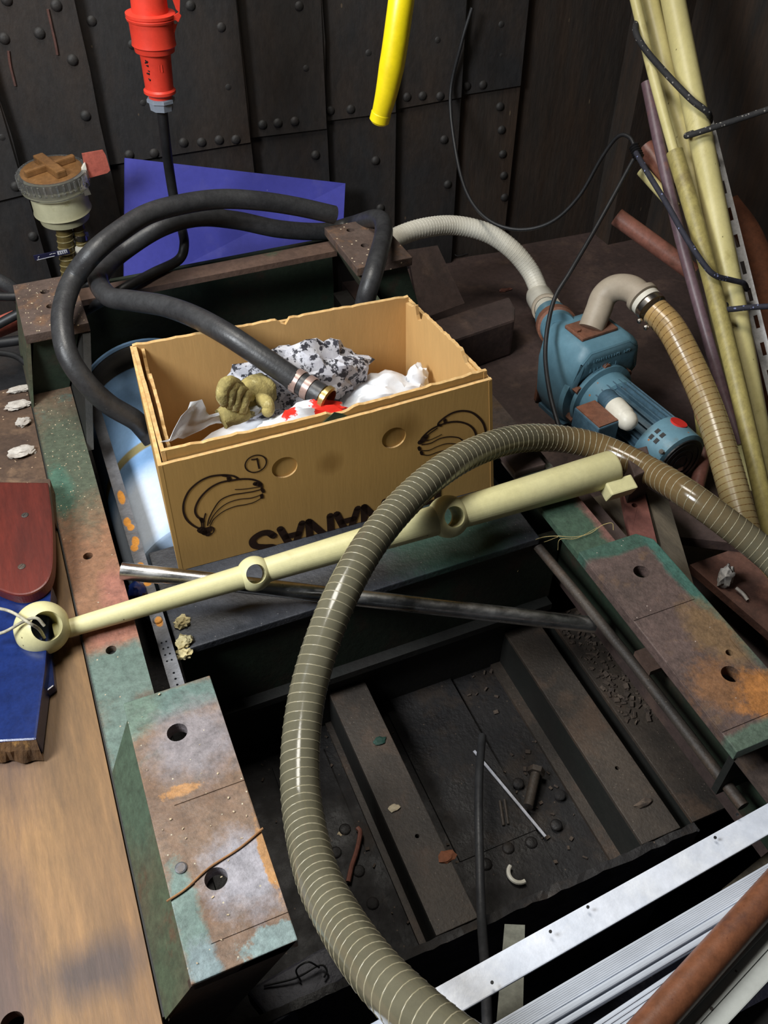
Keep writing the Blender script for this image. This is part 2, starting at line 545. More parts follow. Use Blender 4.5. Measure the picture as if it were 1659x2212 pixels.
m_grey = mat('grey_profile', (182, 184, 178), (168, 170, 164), scale=10, rough=.5, bump=.05, spots=(46, .1, (84, 78, 72), .22))
m_paddle = mat('varnished_mahogany', (104, 38, 27), (84, 30, 23), (66, 27, 23), scale=9, rough=.4, bump=.1, bscale=150, cov=.4, stretch=(1, .15, 1), sharp=.3)
m_bluepaint = mat('navy_gloss_paint', (22, 42, 98), (19, 36, 86), scale=8, rough=.22, bump=.06, bscale=60, spots=(90, .1, (150, 164, 200), .1), spec=.6)
m_rotten = mat('broken_wood_end', (110, 78, 44), (64, 44, 26), (150, 112, 62), scale=40, rough=.9, bump=.9, bscale=70, cov=.4, stretch=(1, 1, .3))
m_string = mat('grey_string', (176, 170, 150), (140, 134, 116), scale=120, rough=.9, bump=.4)
m_fibre = mat('straw_fibre', (190, 170, 112), (170, 148, 96), scale=60, rough=.8, bump=.1)
m_twig = mat('dry_reed', (160, 116, 76), (138, 98, 62), scale=40, rough=.8, bump=.1)
m_foam = mat('yellowed_foam', (206, 194, 150), (186, 168, 118), scale=60, rough=.9, bump=.6)
m_tissue = mat('torn_paper', (190, 184, 176), (160, 150, 140), scale=40, rough=.9, bump=.4)
m_glove = mat('dirty_glove', (170, 154, 94), (128, 116, 70), (214, 200, 146), scale=28, rough=.85, bump=.5, bscale=160, cov=.36)
m_news = mat('printed_wrap', (206, 206, 212), (184, 184, 194), (48, 48, 56), scale=46, rough=.6, bump=.1, cov=.46, sharp=.04, spots=(70, .3, (60, 60, 70), .3))
m_bag = mat('white_plastic_bag', (232, 234, 238), (222, 226, 232), rough=.3, bump=.15, bscale=30, spec=.5)
m_rbag = mat('red_print_bag', (232, 234, 238), (222, 226, 232), rough=.3, bump=.15, bscale=30, patches=[(aty(px, py, 1.05), rd, (222, 50, 38), .08, .9) for px, py, rd in ((606, 882, (.03, .08, .02)), (722, 880, (.034, .08, .02)))])
m_film = mat('clear_plastic_film', (224, 226, 230), (214, 218, 224), rough=.16, bump=.15, bscale=40, alpha=.55, spec=.7)
m_redprint = mat('red_bag_print', (222, 54, 40), (208, 48, 38), rough=.35, bump=.1)
m_greencard = mat('dark_green_flap', (24, 58, 48), (28, 66, 54), rough=.6, bump=.05)
m_board1 = mat('weathered_grey_board', (96, 86, 70), (74, 66, 54), (122, 110, 88), scale=16, rough=.85, bump=.4, cov=.36, stretch=(1, .3, 1))
m_board2 = mat('faded_red_board', (116, 70, 60), (102, 60, 53), scale=12, rough=.75, bump=.2)
m_brownplate = mat('brown_steel_plate', (80, 64, 60), (66, 54, 51), (92, 74, 66), scale=7, rough=.6, bump=.15, cov=.4)
m_rplate = mat('rust_red_plate', (104, 70, 58), (80, 56, 48), (124, 84, 68), scale=9, rough=.7, bump=.3, cov=.4)
m_navy = mat('dark_navy_floor', (48, 46, 60), (38, 38, 48), (66, 60, 68), scale=9, rough=.5, bump=.4, cov=.4, spots=(110, .14, (110, 106, 110), .14))
m_label = mat('navy_tag', (34, 34, 64), (30, 30, 56), rough=.4, bump=0)
m_tagwhite = mat('white_tag_print', (214, 214, 222), rough=.5, bump=0)
m_debris = mat('dark_scrap_flakes', (92, 78, 66), (66, 56, 50), (120, 104, 88), scale=60, rough=.85, bump=.3, cov=.35)
m_chip = mat('pale_chips', (206, 190, 160), (180, 160, 130), scale=60, rough=.85, bump=0)

# ------------------------------------------------------------------ setting: hull walls and floors
WY = 2.0
wall = tag(MB().bx(-1.2, 1.62, WY, WY + .03, -.7, 2.4).build('wall_back', m_wall), 'black riveted steel hull wall at the back', kind='structure')


def wx(px, py):
    return aty(px, py, WY).x


edges = [-1.2, -.28, wx(20, 300), wx(188, 165), wx(520, 185), wx(693, 200), wx(842, 300), wx(982, 240), wx(1104, 260), wx(1340, 300)]
thick = [.012, .02, .022, .02, .016, .018, .016, .014, .012, .03]
for i in range(len(edges) - 1):
    x0, x1 = edges[i], edges[i + 1]
    t = thick[i]
    b = MB()
    # each plate laps over its right-hand neighbour: its right edge stands proud
    b.hexa([(x0, WY, -.7), (x1 + .004, WY, -.7), (x1 + .004, WY - t * 1.5, -.7), (x0, WY - .003, -.7)],
           [(x0, WY, 2.4), (x1 + .004, WY, 2.4), (x1 + .004, WY - t * 1.5, 2.4), (x0, WY - .003, 2.4)])
    if i < 7:
        bmesh.ops.subdivide_edges(b.bm, edges=[e for e in b.bm.edges if abs(e.verts[0].co.z - e.verts[1].co.z) > 1], cuts=30)
        for v in b.bm.verts:
            if v.co.y < WY - .01:
                v.co.x += .006 * noise.noise(Vector((i * 3, 0, v.co.z * 9)))
    b.build('hull_plate', m_wall if i < 7 else m_wall2, wall)

def wally(x):
    for i in range(len(edges) - 1):
        if edges[i] <= x <= edges[i + 1]:
            f = (x - edges[i]) / (edges[i + 1] - edges[i])
            return WY - (.003 + f * (thick[i] * 1.5 - .003))
    return WY


seams = [((270, 350), (505, 304)), ((568, 293), (652, 279)), ((700, 262), (765, 250)),
         ((862, 234), (955, 212)), ((993, 206), (1060, 192)), ((0, 424), (35, 414))]
for a, b_ in seams:
    sl_ = (b_[1] - a[1]) / (b_[0] - a[0])
    p = aty(*a, WY - .01)
    k_i = max(i for i in range(len(edges) - 1) if edges[i] <= p.x + .02)
    q = aty(*b_, WY - .01)
    sz = (q.z - p.z) / (q.x - p.x)
    xa_, xb_ = edges[k_i] + .002, edges[k_i + 1]
    za, zb = p.z + (xa_ - p.x) * sz, p.z + (xb_ - p.x) * sz
    hgt = .35
    MB().hexa([(xa_, WY, za), (xb_, WY, zb), (xb_, wally(xb_ - 1e-4) - .007, zb), (xa_, wally(xa_ + 1e-4) - .007, za)],
              [(xa_, WY, za + hgt), (xb_, WY, zb + hgt), (xb_, wally(xb_ - 1e-4) - .0005, zb + hgt), (xa_, wally(xa_ + 1e-4) - .0005, za + hgt)]).build('butt_strap', m_wall, wall)
riv_px = [(10, 85), (85, 70), (155, 125), (183, 245), (120, 8), (200, 48), (287, 97), (310, 222), (4, 290), (32, 395), (70, 505), (15, 0),
          (280, 335), (333, 330), (250, 345), (395, 305), (433, 303), (470, 297), (505, 295), (475, 55), (490, 183), (410, 10), (645, 12), (660, 145), (680, 333),
          (568, 270), (600, 265), (635, 260), (672, 255), (715, 240), (757, 235), (795, 112), (810, 345), (820, 447),
          (880, 210), (912, 206), (948, 205), (958, 300), (965, 396), (945, 85), (1010, 187), (1043, 183), (977, 518),
          (1083, 52), (1082, 118), (1082, 178), (1080, 230), (1083, 280), (1085, 332), (1087, 378), (1088, 425), (1090, 472), (1085, -10), (1404, 285)]
rv = None
for px, py in riv_px:
    p = aty(px, py, WY - .015)
    y = wally(p.x) - (.006 if any(abs(p.z - aty((a[0] + b_[0]) / 2, (a[1] + b_[1]) / 2, WY).z - .04) < .05 and a[0] - 10 < px < b_[0] + 10 for a, b_ in seams) else 0)
    if rv is None:
        rv = MB().lathe((p.x, y + .004, p.z), (0, -1, 0), [(.0115, 0), (.0112, .004), (.009, .0075), (.005, .0095), (0, .010)], 12).build('rivet', m_rivet, wall, smooth=1)
        r0 = wloc(rv) - Vector((p.x, y, p.z))
    else:
        copy_part(rv, Vector((p.x, y, p.z)) + r0, wall)

m_scr = mat('bare_scratch', (92, 58, 50), (78, 54, 48), scale=30, rough=.7)
for pl in ([(640, 140), (620, 160), (598, 178), (588, 205), (580, 232), (575, 252)], [(103, 20), (112, 60), (120, 95), (124, 118)], [(18, 110), (22, 140), (28, 165), (33, 185)], [(1005, 140), (1008, 165)]):
    q_ = smooth([aty(px, py, wally(aty(px, py, WY - .015).x) - .0015) for px, py in pl], 4)
    MB().tube(q_, .0016 if len(pl) > 4 else .003, 5).build('paint_scratch', m_scr, wall)
wr = tag(MB().bx(1.62, 1.65, -.6, 2.03, -.7, 2.4).build('wall_right', m_wall2), 'dark brown hull side on the right', kind='structure')
fr1 = MB().bx(1.5, 1.62, 1.9, 1.99, -.2, 2.4).build('hull_frame', m_wall2, wr)
tag(MB().bx(-1.23, -1.2, -.6, 2.03, -.7, 2.4).build('wall_left', m_wall), 'dark hull side on the left', kind='structure')

# pit floor, lower sump, right-hand deck, left cable trough
fl = tag(MB().bx(-.1, .9, .392, 2.0, -.43, -.4).build('floor', m_bilge), 'oily riveted bilge floor under the engine bed', kind='structure')
f_a = MB()
f_a.bm.free()
f_a = MB().bx(.345, .50, .42, .52, -.4, -.394).build('doubler_plate', m_bilge, fl)
f_b = MB().bx(.36, .50, .52, .95, -.4, -.392).build('doubler_plate', m_bilge, fl)
f_c = MB().bx(.13, .225, .41, .8, -.4, -.393).build('doubler_plate', m_bilge, fl)
frv = None
for px, py in ((1148, 1818), (1098, 1830), (1202, 1780), (1210, 1715), (1120, 1690), (745, 1790), (725, 1840), (775, 1880), (805, 1950), (1050, 1865)):
    p = at(px, py, -.39)
    if frv is None:
        frv = MB().lathe((p.x, p.y, -.394), (0, 0, 1), [(.0105, 0), (.010, .0025), (.007, .004), (0, .0046)], 12).build('floor_rivet', m_bilge, fl, smooth=1)
        f0 = wloc(frv) - Vector((p.x, p.y, -.394))
    else:
        copy_part(frv, Vector((p.x, p.y, -.394)) + f0, fl)
tag(MB().bx(-1.2, 1.62, -.6, 2.0, -.72, -.7).build('floor_sump', m_navy), 'dark bottom plating of the bilge sump', kind='structure')
tag(MB().bx(.72, 1.62, -.3, 2.0, -.23, -.2).build('floor_right', m_brownplate), 'brown steel deck outside the right bearer', kind='structure')
tag(MB().bx(-1.2, -.1, 1.5, 2.0, -.13, -.1).build('floor_left', m_wall), 'dark deck behind the left boards', kind='structure')

# sill plate closing the near end of the pit
b = MB().bx(-.05, .70, .388, .40, -.7, -.298)
bmesh.ops.subdivide_edges(b.bm, edges=[e for e in b.bm.edges if abs(e.verts[0].co.x - e.verts[1].co.x) > .5], cuts=60)
for v in b.bm.verts:
    if v.co.z > -.4:
        v.co.z += .003 * noise.noise(v.co * 60)
        v.co.y += .003 * noise.noise(v.co * 50)
tag(b.build('sill_plate', m_bilge), 'crusty dark steel plate closing the near end of the pit', 'steel plate')

# ------------------------------------------------------------------ engine bearers
def hole(b, p, r, dz=.06):
    b.lathe((p.x, p.y, p.z - dz), (0, 0, 1), [(r, 0), (r, dz * 2)], 24)
    return b


eb = thing('engine_bearer', 'left green and rust engine bearer carrying the broad near block', 'engine bearer', (-.057, 1.0, -.42))
cut = MB()
for px, py in ((190, 1201), (240, 1404)):
    hole(cut, at(px, py, 0), .0075)
MB().bx(-.094, -.02, .346, 1.70, -.012, 0).build('flange', m_left, eb, cuts=cut)
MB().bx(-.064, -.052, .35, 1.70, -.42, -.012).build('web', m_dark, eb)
cut = MB()
hp = [at(383, 1583, .06), at(467, 1899, .06)]
for p in hp:
    hole(cut, p, .0125)
blk = MB().bx(-.058, .053, .342, .695, .042, .06).build('mounting_block', m_block, eb, cuts=cut, bevel=.0015)
cut = MB()
hole(cut, hp[0], .0125)
MB().bx(-.030, .0525, .535, .664, .0598, .0612).build('machined_pad', m_block, blk, cuts=cut)
cut = MB()
hole(cut, hp[1], .0125)
MB().bx(-.030, .0525, .372, .468, .0598, .0612).build('machined_pad', m_block, blk, cuts=cut)
pp = at(391, 1875, .0605)
MB().lathe(pp, (0, 0, 1), [(.0065, 0), (.0065, .0012), (.005, .002)], 20).build('plug_weld', m_galv, blk)
MB().hexa([(-.094, .642, 0), (-.092, .642, 0), (-.092, .342, 0), (-.094, .342, 0)], [(-.058, .672, .056), (-.054, .672, .056), (-.054, .342, .056), (-.058, .342, .056)]).build('side_skirt', m_skirt, eb)
q = [aty(px, py, .342) for px, py in ((413, 2131), (642, 2031), (606, 2070), (521, 2163), (440, 2260), (372, 2260), (364, 2206))]
MB().hexa(q, [v + Vector((0, .008, 0)) for v in q]).build('end_gusset', m_gusset, eb)
MB().hexa([(-.096, .345, 0), (-.092, .345, 0), (-.094, .345, -.3), (-.098, .345, -.3)], [(-.096, 1.70, 0), (-.092, 1.70, 0), (-.094, 1.70, -.3), (-.098, 1.70, -.3)]).build('outer_edge', m_dark, eb)
MB().bx(-.02, -.012, .36, .68, -.06, .042).build('stiffener', m_dark, eb)
MB().hexa([(-.03, .5, -.05), (.045, .5, .03), (.045, .512, .03), (-.03, .512, -.05)], [(-.03, .5, .042), (.045, .5, .042), (.045, .512, .042), (-.03, .512, .042)]).build('stiffener', m_dark, eb)
# rear raised mount
cut = MB()
for px, py in ((97, 630), (110, 661)):
    hole(cut, at(px, py, .14), .0085)
MB().bx(-.07, .042, 1.466, 1.655, .122, .14).build('rear_mount_plate', m_post, eb, cuts=cut, bevel=.0015)
MB().hexa([(-.092, 1.49, 0), (-.022, 1.49, 0), (-.022, 1.65, 0), (-.092, 1.65, 0)], [(-.056, 1.486, .122), (.025, 1.486, .122), (.025, 1.65, .122), (-.056, 1.65, .122)]).build('rear_mount_post', m_greenweb, eb)
MB().hexa([(-.096, 1.45, 0), (-.092, 1.45, 0), (-.092, 1.66, 0), (-.096, 1.66, 0)], [(-.07, 1.48, .124), (-.062, 1.48, .124), (-.062, 1.655, .124), (-.07, 1.655, .124)]).build('side_gusset', m_skirt, eb)
MB().hexa([(-.022, 1.3, -.012), (-.01, 1.3, -.012), (-.01, 1.62, -.012), (-.022, 1.62, -.012)], [(.028, 1.47, .122), (.042, 1.47, .122), (.042, 1.62, .122), (.028, 1.62, .122)]).build('side_gusset', m_dark, eb)

er = thing('engine_bearer', 'right engine bearer with green paint and an orange-rusted near block', 'engine bearer', (.68, 1.0, -.4))
MB().bx(.645, .716, .0, 1.70, -.012, 0).build('flange', m_right, er)
MB().bx(.700, .708, .0, 1.70, -.17, -.012).build('web', m_greenweb, er)
MB().bx(.66, .70, 1.05, 1.9, -.4, -.17).build('foot', m_dark, er)
cut = MB()
hr = [at(1385, 1236, .06), at(1578, 1457, .06), at(1575, 1411, .06)]
for p, r in zip(hr, (.0115, .0125, .005)):
    hole(cut, p, r)
rb = MB().hexa([(.61, .343, .042), (.728, .343, .042), (.728, .68, .042), (.71, .70, .042), (.61, .70, .042)][::-1],
               [(.61, .343, .06), (.728, .343, .06), (.728, .68, .06), (.71, .70, .06), (.61, .70, .06)][::-1]).build('mounting_block', m_rblock, er, cuts=cut, bevel=.0015)
for y0, y1, h in ((.56, .672, hr[0]), (.372, .485, hr[1])):
    cut = MB()
    hole(cut, h, .0115 if h is hr[0] else .0125)
    if h is hr[1]:
        hole(cut, hr[2], .005)
    MB().bx(.6105, .711, y0, y1, .0598, .0612).build('machined_pad', m_rblock, rb, cuts=cut)
MB().hexa([(.645, .36, -.012), (.655, .36, -.012), (.655, .69, -.012), (.645, .69, -.012)], [(.618, .36, .042), (.63, .36, .042), (.63, .69, .042), (.618, .69, .042)]).build('side_skirt', m_greenweb, er)
MB().bx(.645, .72, .36, .37, -.1, .042).build('end_gusset', m_dark, er)
p = at(1392, 1428, -.07)
MB().bx(.66, .70, .545, .585, -.075, -.065).build('rib', m_cross, er)
cut = MB()
for px, py in ((757, 497), (788, 530)):
    hole(cut, at(px, py, .14), .0085)
MB().bx(.562, .682, 1.466, 1.655, .122, .14).build('rear_mount_plate', m_post, er, cuts=cut, bevel=.0015)
MB().hexa([(.642, 1.49, 0), (.714, 1.49, 0), (.714, 1.65, 0), (.642, 1.65, 0)], [(.60, 1.486, .122), (.675, 1.486, .122), (.675, 1.65, .122), (.60, 1.65, .122)]).build('rear_mount_post', m_greenweb, er)
MB().hexa([(.63, 1.36, 0), (.645, 1.36, 0), (.645, 1.65, 0), (.63, 1.65, 0)], [(.562, 1.48, .123), (.574, 1.48, .123), (.574, 1.65, .123), (.562, 1.65, .123)]).build('side_gusset', m_skirt, er)

cb = thing('cross_beam', 'dark rusty cross beam between the two rear mounts', 'beam', (.27, 1.62, -.2))
MB().bx(.035, .57, 1.602, 1.648, .098, .11).build('flange', m_cross, cb)
MB().bx(.035, .60, 1.72, 1.73, -.3, .075).build('web', m_greenweb, cb)

sh = thing('support_shelf', 'dark worn cross shelf under the cardboard box', 'shelf', (.33, .95, -.2))
MB().bx(.028, .645, .842, 1.06, -.075, -.06).build('top_plate', m_shelf, sh, bevel=.002)
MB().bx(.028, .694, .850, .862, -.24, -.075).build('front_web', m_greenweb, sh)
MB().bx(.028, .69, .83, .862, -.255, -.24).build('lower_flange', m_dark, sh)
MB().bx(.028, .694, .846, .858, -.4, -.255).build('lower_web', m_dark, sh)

for x0, x1, lip, lab in ((.257, .324, .246, 'brown steel angle bar down in the pit, nearest the left bearer'),
                         (.606, .677, .586, 'brown steel angle bar in the middle right of the pit'),
                         (.70, .86, .697, 'debris-strewn steel bar under the right bearer')):
    t = thing('pit_bar', lab, 'steel bar', ((x0 + x1) / 2, .7, -.4), 'angle bars in the pit')
    y0 = .402
    y1 = .845
    cut = None
    if x0 < .65:
        cut = hole(MB(), at(*((901, 1806) if x0 < .3 else (1333, 1659)), -.30), .0035, .02)
    MB().bx(x0, x1, y0, y1, -.308, -.30).build('top_flange', m_bar, t, bevel=.001, cuts=cut)
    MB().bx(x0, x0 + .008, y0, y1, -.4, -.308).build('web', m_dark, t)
    MB().bx(lip, x0, y0, y1, -.4, -.392).build('lower_flange', m_bar, t)

rp = [at(1110, 1118, -.085), at(1340, 1398, -.085), at(1606, 1742, -.085)]
tag(MB().tube(smooth(rp, 8), .0085, 12).build('steel_rod', m_bar, smooth=1), 'thin brown rod running along inside the right bearer', 'rod')

# ------------------------------------------------------------------ left decking
tag(MB().bx(-.75, -.098, -.1, 1.22, -.022, -.004).build('plywood_board', m_wood, cuts=hole(MB(), at(26, 2212, -.004), .012)), 'worn brown plywood board along the left bearer', 'board')
tag(MB().bx(-.75, -.097, 1.225, 1.53, -.022, -.002).build('grimy_board', m_grime), 'dark grimy board at the far end of the plywood, strewn with paper scraps', 'board')
tag(MB().bx(-.72, -.66, .0, 1.5, -.7, -.022).build('deck_post', m_dark), 'dark upright under the left boards', 'post')

# ------------------------------------------------------------------ flat strip, drum
s = MB().bx(.002, .0225, .70, 1.5, -.056, -.05)
cut = MB()
for k in range(4):
    hole(cut, Vector((.008, .86 - k * .012, -.05)), .0016, .02)
    hole(cut, Vector((.015, .86 - k * .012, -.05)), .0016, .02)
    hole(cut, Vector((.0125, .80 - k * .011, -.05)), .0018, .02)
st = s.build('flat_strip', m_galv, cuts=cut)
tag(st, 'rust-blistered galvanised strip lying along the left bearer', 'metal strip')
MB().lathe((.012, .905, -.0505), (0, 0, 1), [(.0075, 0), (.0075, .002), (.006, .003)], 18).build('rivet_head', m_galv, st)

dr = thing('blue_drum', 'pale blue metal drum lying under the left end of the box', 'drum', (.14, 1.4, -.22))
DC = Vector((.135, 1.11, -.218))
R_ = .152
MB().lathe(DC, (0, 1, 0), [(R_ - .006, 0), (R_, .004), (R_, .485), (R_ + .003, .492), (R_, .5)], 72, True, True, ref=(0, 0, 1)).build('shell', m_drum, dr, smooth=.6)
MB().lathe(DC, (0, 1, 0), [(R_ - .002, .5), (R_ - .003, .585)], 72, False, False, ref=(0, 0, 1)).build('shaded_neck', m_drumshade, dr, smooth=.6)
MB().lathe(DC, (0, 1, 0), [(R_ - .002, .585), (R_ + .003, .587), (R_ + .003, .594), (R_ - .004, .597), (R_ - .01, .592)], 72, False, True, ref=(0, 0, 1)).build('rim', m_drum, dr, smooth=.6)
MB().bx(.03, .24, 1.2, 1.26, -.40, -.365).build('drum_chock', m_dark, dr)

# ------------------------------------------------------------------ cardboard box
bx = thing('cardboard_box', 'open cardboard banana box with upside-down lettering on the shelf', 'box', (.34, 1.13, -.06))
ZB = -.059
B0, B1 = Vector((.066, 1.0, ZB)), Vector((.632, .985, ZB))
B2, B3 = Vector((.60, 1.285, ZB)), Vector((.088, 1.30, ZB))
T0, T1 = at(341, 1006, .165), at(1063, 818, .165)
T1 = onplane(1063, 818, B0, (B1 - B0).cross(T0 - B0).normalized())
I0, I1 = at(347, 972, .195), at(1052, 797, .195)
I2, I3 = at(880, 634, .20), at(284, 740, .20)
O2, O3 = at(884, 640, .17), at(280, 746, .17)
upv = Vector((0, 0, 1))


def panel(b, p00, p10, p11, p01, th, n=60, m=4, notch=None, rag=.0015, seed=0):
    nrm = (p10 - p00).cross(p01 - p00).normalized()
    vs = []
    for side in (0, 1):
        rows = []
        for j in range(m + 1):
            row = []
            for i in range(n + 1):
                u, v = i / n, j / m
                p = p00.lerp(p10, u).lerp(p01.lerp(p11, u), v)
                if j == m:
                    d = rag * (1 + noise.noise(Vector((u * 30, seed, 0)))) + (notch(u) if notch else 0)
                    p = p - (p - (p00.lerp(p10, u))).normalized() * d
                row.append(b.bm.verts.new(p - nrm * th * side))
            rows.append(row)
        vs.append(rows)
    A, B = vs
    for j in range(m):
        for i in range(n):
            b.bm.faces.new((A[j][i], A[j][i + 1], A[j + 1][i + 1], A[j + 1][i]))
            b.bm.faces.new((B[j][i + 1], B[j][i], B[j + 1][i], B[j + 1][i + 1]))
    for i in range(n):
        b.bm.faces.new((A[m][i], A[m][i + 1], B[m][i + 1], B[m][i]))
        b.bm.faces.new((A[0][i + 1], A[0][i], B[0][i], B[0][i + 1]))
    for j in range(m):
        b.bm.faces.new((A[j + 1][0], A[j][0], B[j][0], B[j + 1][0]))
        b.bm.faces.new((A[j][n], A[j + 1][n], B[j + 1][n], B[j][n]))


def cardwall(name, quad, th, m, notch=None, rag=.0015, seed=0, cut=None):
    b = MB()
    panel(b, *quad, th, 60, 4, notch, rag, seed)
    o = b.build(name, m, bx, cuts=cut)
    # corrugated top edge gets the lighter torn-edge card
    o.data.materials.append(m_cardedge)
    for f in o.data.polygons:
        if abs(f.normal.z) > .6 and f.center.z > .12:
            f.material_index = 1
    return o


def bump_notch(c, w, d):
    return lambda u: d * max(0, 1 - abs((u - c) / w) ** 3) if abs(u - c) < w else 0


# outer tray walls
fn = (B1 - B0).cross(T0 - B0).normalized()
if fn.y > 0:
    fn = -fn


def front(px, py, off=0.0):
    return onplane(px, py, B0 + fn * off, fn)


cut = MB()
for px, py in ((615, 1010), (851, 946)):
    p = front(px, py)
    cut.lathe(p - fn * -.02, -fn, [(.0205, 0), (.0205, .026)], 32)
cut_pts = [front(px, py) for px, py in ((615, 1010), (851, 946))]
cardwall('front_panel', (B0, B1, T1, T0), .006, m_card, lambda u: .004 * math.sin(math.pi * u), .0008, 1, cut)
cardwall('left_panel', (B3, B0, T0, O3), .006, m_card, None, .002, 2)
cardwall('right_panel', (B1, B2, O2, T1), .006, m_card, None, .002, 3)
cardwall('back_panel', (B2, B3, O3, O2), .006, m_card, None, .002, 4)
ins = .0075
cen = (B0 + B1 + B2 + B3) / 4
J = [p + Vector(d) for p, d in ((B0, (.008, .0085, 0)), (B1, (-.008, .0085, 0)), (B2, (-.008, -.008, 0)), (B3, (.008, -.008, 0)))]
I0, I1 = onplane(347, 972, B0 - fn * .0085, fn), onplane(1052, 797, B0 - fn * .0085, fn)
nf = bump_notch(.52, .035, .006)
cardwall('inner_front', (J[0], J[1], I1, I0), .006, m_card, lambda u: nf(u) + .007 * math.sin(math.pi * u), .003, 11)
nb = bump_notch(.47, .02, .012)
cardwall('inner_back', (J[2], J[3], I3, I2), .006, m_cardin, nb, .003, 12)
nr1, nr2, nr3 = bump_notch(.80, .05, .022), bump_notch(.15, .12, .02), bump_notch(.95, .08, .01)
cut = MB()
pm = atx(968, 800, (I1.x + I2.x) / 2 - .0)
cardwall('inner_right', (J[1], J[2], I2, I1), .006, m_cardin, lambda u: max(nr1(u), nr2(u), nr3(u)), .004, 13)
nl1, nl2 = bump_notch(.25, .12, .012), bump_notch(.8, .18, .012)
cardwall('inner_left', (J[3], J[0], I0, I3), .006, m_cardin, lambda u: max(nl1(u), nl2(u)), .005, 14)
nl3 = bump_notch(.15, .12, .03)
K = [p.lerp(Vector((cen.x, cen.y, p.z)), .045) for p in (B0, B1, B2, B3)]
KI0, KI3 = I0 + Vector((.013, .002, -.006)), I3 + Vector((.013, -.002, -.004))
cardwall('inner_flap', (K[3], K[0], KI0, KI3), .005, m_cardin, lambda u: max(nl3(u), nl2(u) * 1.6), .006, 15)
b = MB()
b.hexa([p + Vector((0, 0, 0)) for p in (B0, B1, B2, B3)], [p + Vector((0, 0, .005)) for p in (B0, B1, B2, B3)])
b.build('base_panel', m_card, bx)
for p in cut_pts:
    MB().lathe(p - fn * .0058, fn, [(.0202, 0), (.0202, .0025)], 32).build('hand_hole_plug', m_card, bx, smooth=.6)
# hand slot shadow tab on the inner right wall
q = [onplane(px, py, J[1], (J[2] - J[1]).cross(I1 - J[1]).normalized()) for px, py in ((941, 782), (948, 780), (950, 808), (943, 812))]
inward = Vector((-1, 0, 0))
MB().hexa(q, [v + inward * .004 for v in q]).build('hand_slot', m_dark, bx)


# printed marks: ribbons lying on the front panel
def ribbon(b, pts, w, off=.0008, cap=True):
    n = len(pts)
    ww = w if isinstance(w, (list, tuple)) else [w] * n
    L_, R2 = [], []
    for i, p in enumerate(pts):
        t = (pts[min(i + 1, n - 1)] - pts[max(i - 1, 0)]).normalized()
        sd = fn.cross(t).normalized() * ww[min(i, len(ww) - 1)] / 2
        L_.append(b.bm.verts.new(p + sd + fn * off))
        R2.append(b.bm.verts.new(p - sd + fn * off))
    for i in range(n - 1):
        b.bm.faces.new((L_[i], L_[i + 1], R2[i + 1], R2[i]))
    if cap:
        for p, w_ in ((pts[0], ww[0]), (pts[-1], ww[-1])):
            e1 = (B1 - B0).normalized()
            e2 = fn.cross(e1)
            b.bm.faces.new([b.bm.verts.new(p + fn * off + (e1 * math.cos(k * .7854) + e2 * math.sin(k * .7854)) * w_ / 2) for k in range(8)])


def stroke(b, px, w, n=8):
    ribbon(b, smooth([front(*q) for q in px], n), w * (1.35 if n == 8 else 1.1))


def c1(l):   # pixels of the enlarged left crop
    return [(360 + x * .20494, 950 + y * .20494) for x, y in l]


def c2(l):   # pixels of the enlarged right crop
    return [(780 + x * .19289, 860 + y * .19289) for x, y in l]


b = MB()
for l, w in (([(345, 935), (270, 895), (205, 830), (175, 740), (185, 640), (240, 530), (340, 440), (440, 390), (530, 372), (620, 368), (700, 378), (745, 400)], .0026),
             ([(375, 830), (330, 815), (300, 760), (310, 690), (360, 600), (450, 510), (560, 450), (680, 425), (800, 410), (900, 415), (970, 440), (1000, 480), (998, 510)], .0026),
             ([(720, 522), (800, 518), (880, 508), (985, 492)], .0012),
             ([(430, 900), (445, 830), (500, 720), (570, 630), (680, 580), (800, 560), (920, 540), (1010, 515)], .0016),
             ([(450, 880), (490, 800), (560, 720), (650, 660), (760, 625), (880, 612), (960, 590), (1010, 565)], .0013),
             ([(458, 900), (500, 830), (600, 750), (720, 700), (830, 680), (920, 655), (1000, 610)], .0013),
             ([(370, 925), (365, 870), (340, 820)], .0018), ([(390, 920), (390, 850), (408, 775)], .0018),
             ([(455, 910), (490, 925), (495, 965), (455, 1000), (420, 1010)], .0015)):
    stroke(b, c1(l), w)
for l, w in (([(360, 945), (400, 960), (440, 945)], .012), ([(395, 975), (430, 985)], .009), ([(930, 460), (985, 470)], .007), ([(1005, 520), (1018, 545)], .005), ([(1000, 580), (1003, 605)], .005),
             ([(652, 395), (658, 425)], .006), ([(590, 372), (635, 378)], .004), ([(365, 835), (380, 860)], .006)):
    stroke(b, c1(l), w, 3)
b.build('banana_print', m_print, bx)
b = MB()
for l, w in (([(860, 300), (870, 270), (940, 210), (1030, 160), (1130, 140), (1230, 155), (1310, 210), (1370, 290), (1400, 420), (1390, 520)], .0028),
             ([(660, 480), (690, 430), (780, 350), (880, 300), (980, 268), (1090, 262), (1190, 290), (1260, 350), (1300, 460)], .0026),
             ([(690, 480), (760, 468), (840, 435), (900, 405)], .0012), ([(680, 520), (780, 500), (880, 450), (980, 430), (1080, 438), (1130, 470), (1175, 520)], .0016),
             ([(680, 585), (760, 580), (850, 540), (950, 508), (1050, 510), (1130, 540)], .0013),
             ([(680, 630), (760, 635), (860, 600), (960, 578), (1060, 572)], .0013), ([(720, 460), (760, 400), (850, 335)], .0016)):
    stroke(b, c2(l), w)
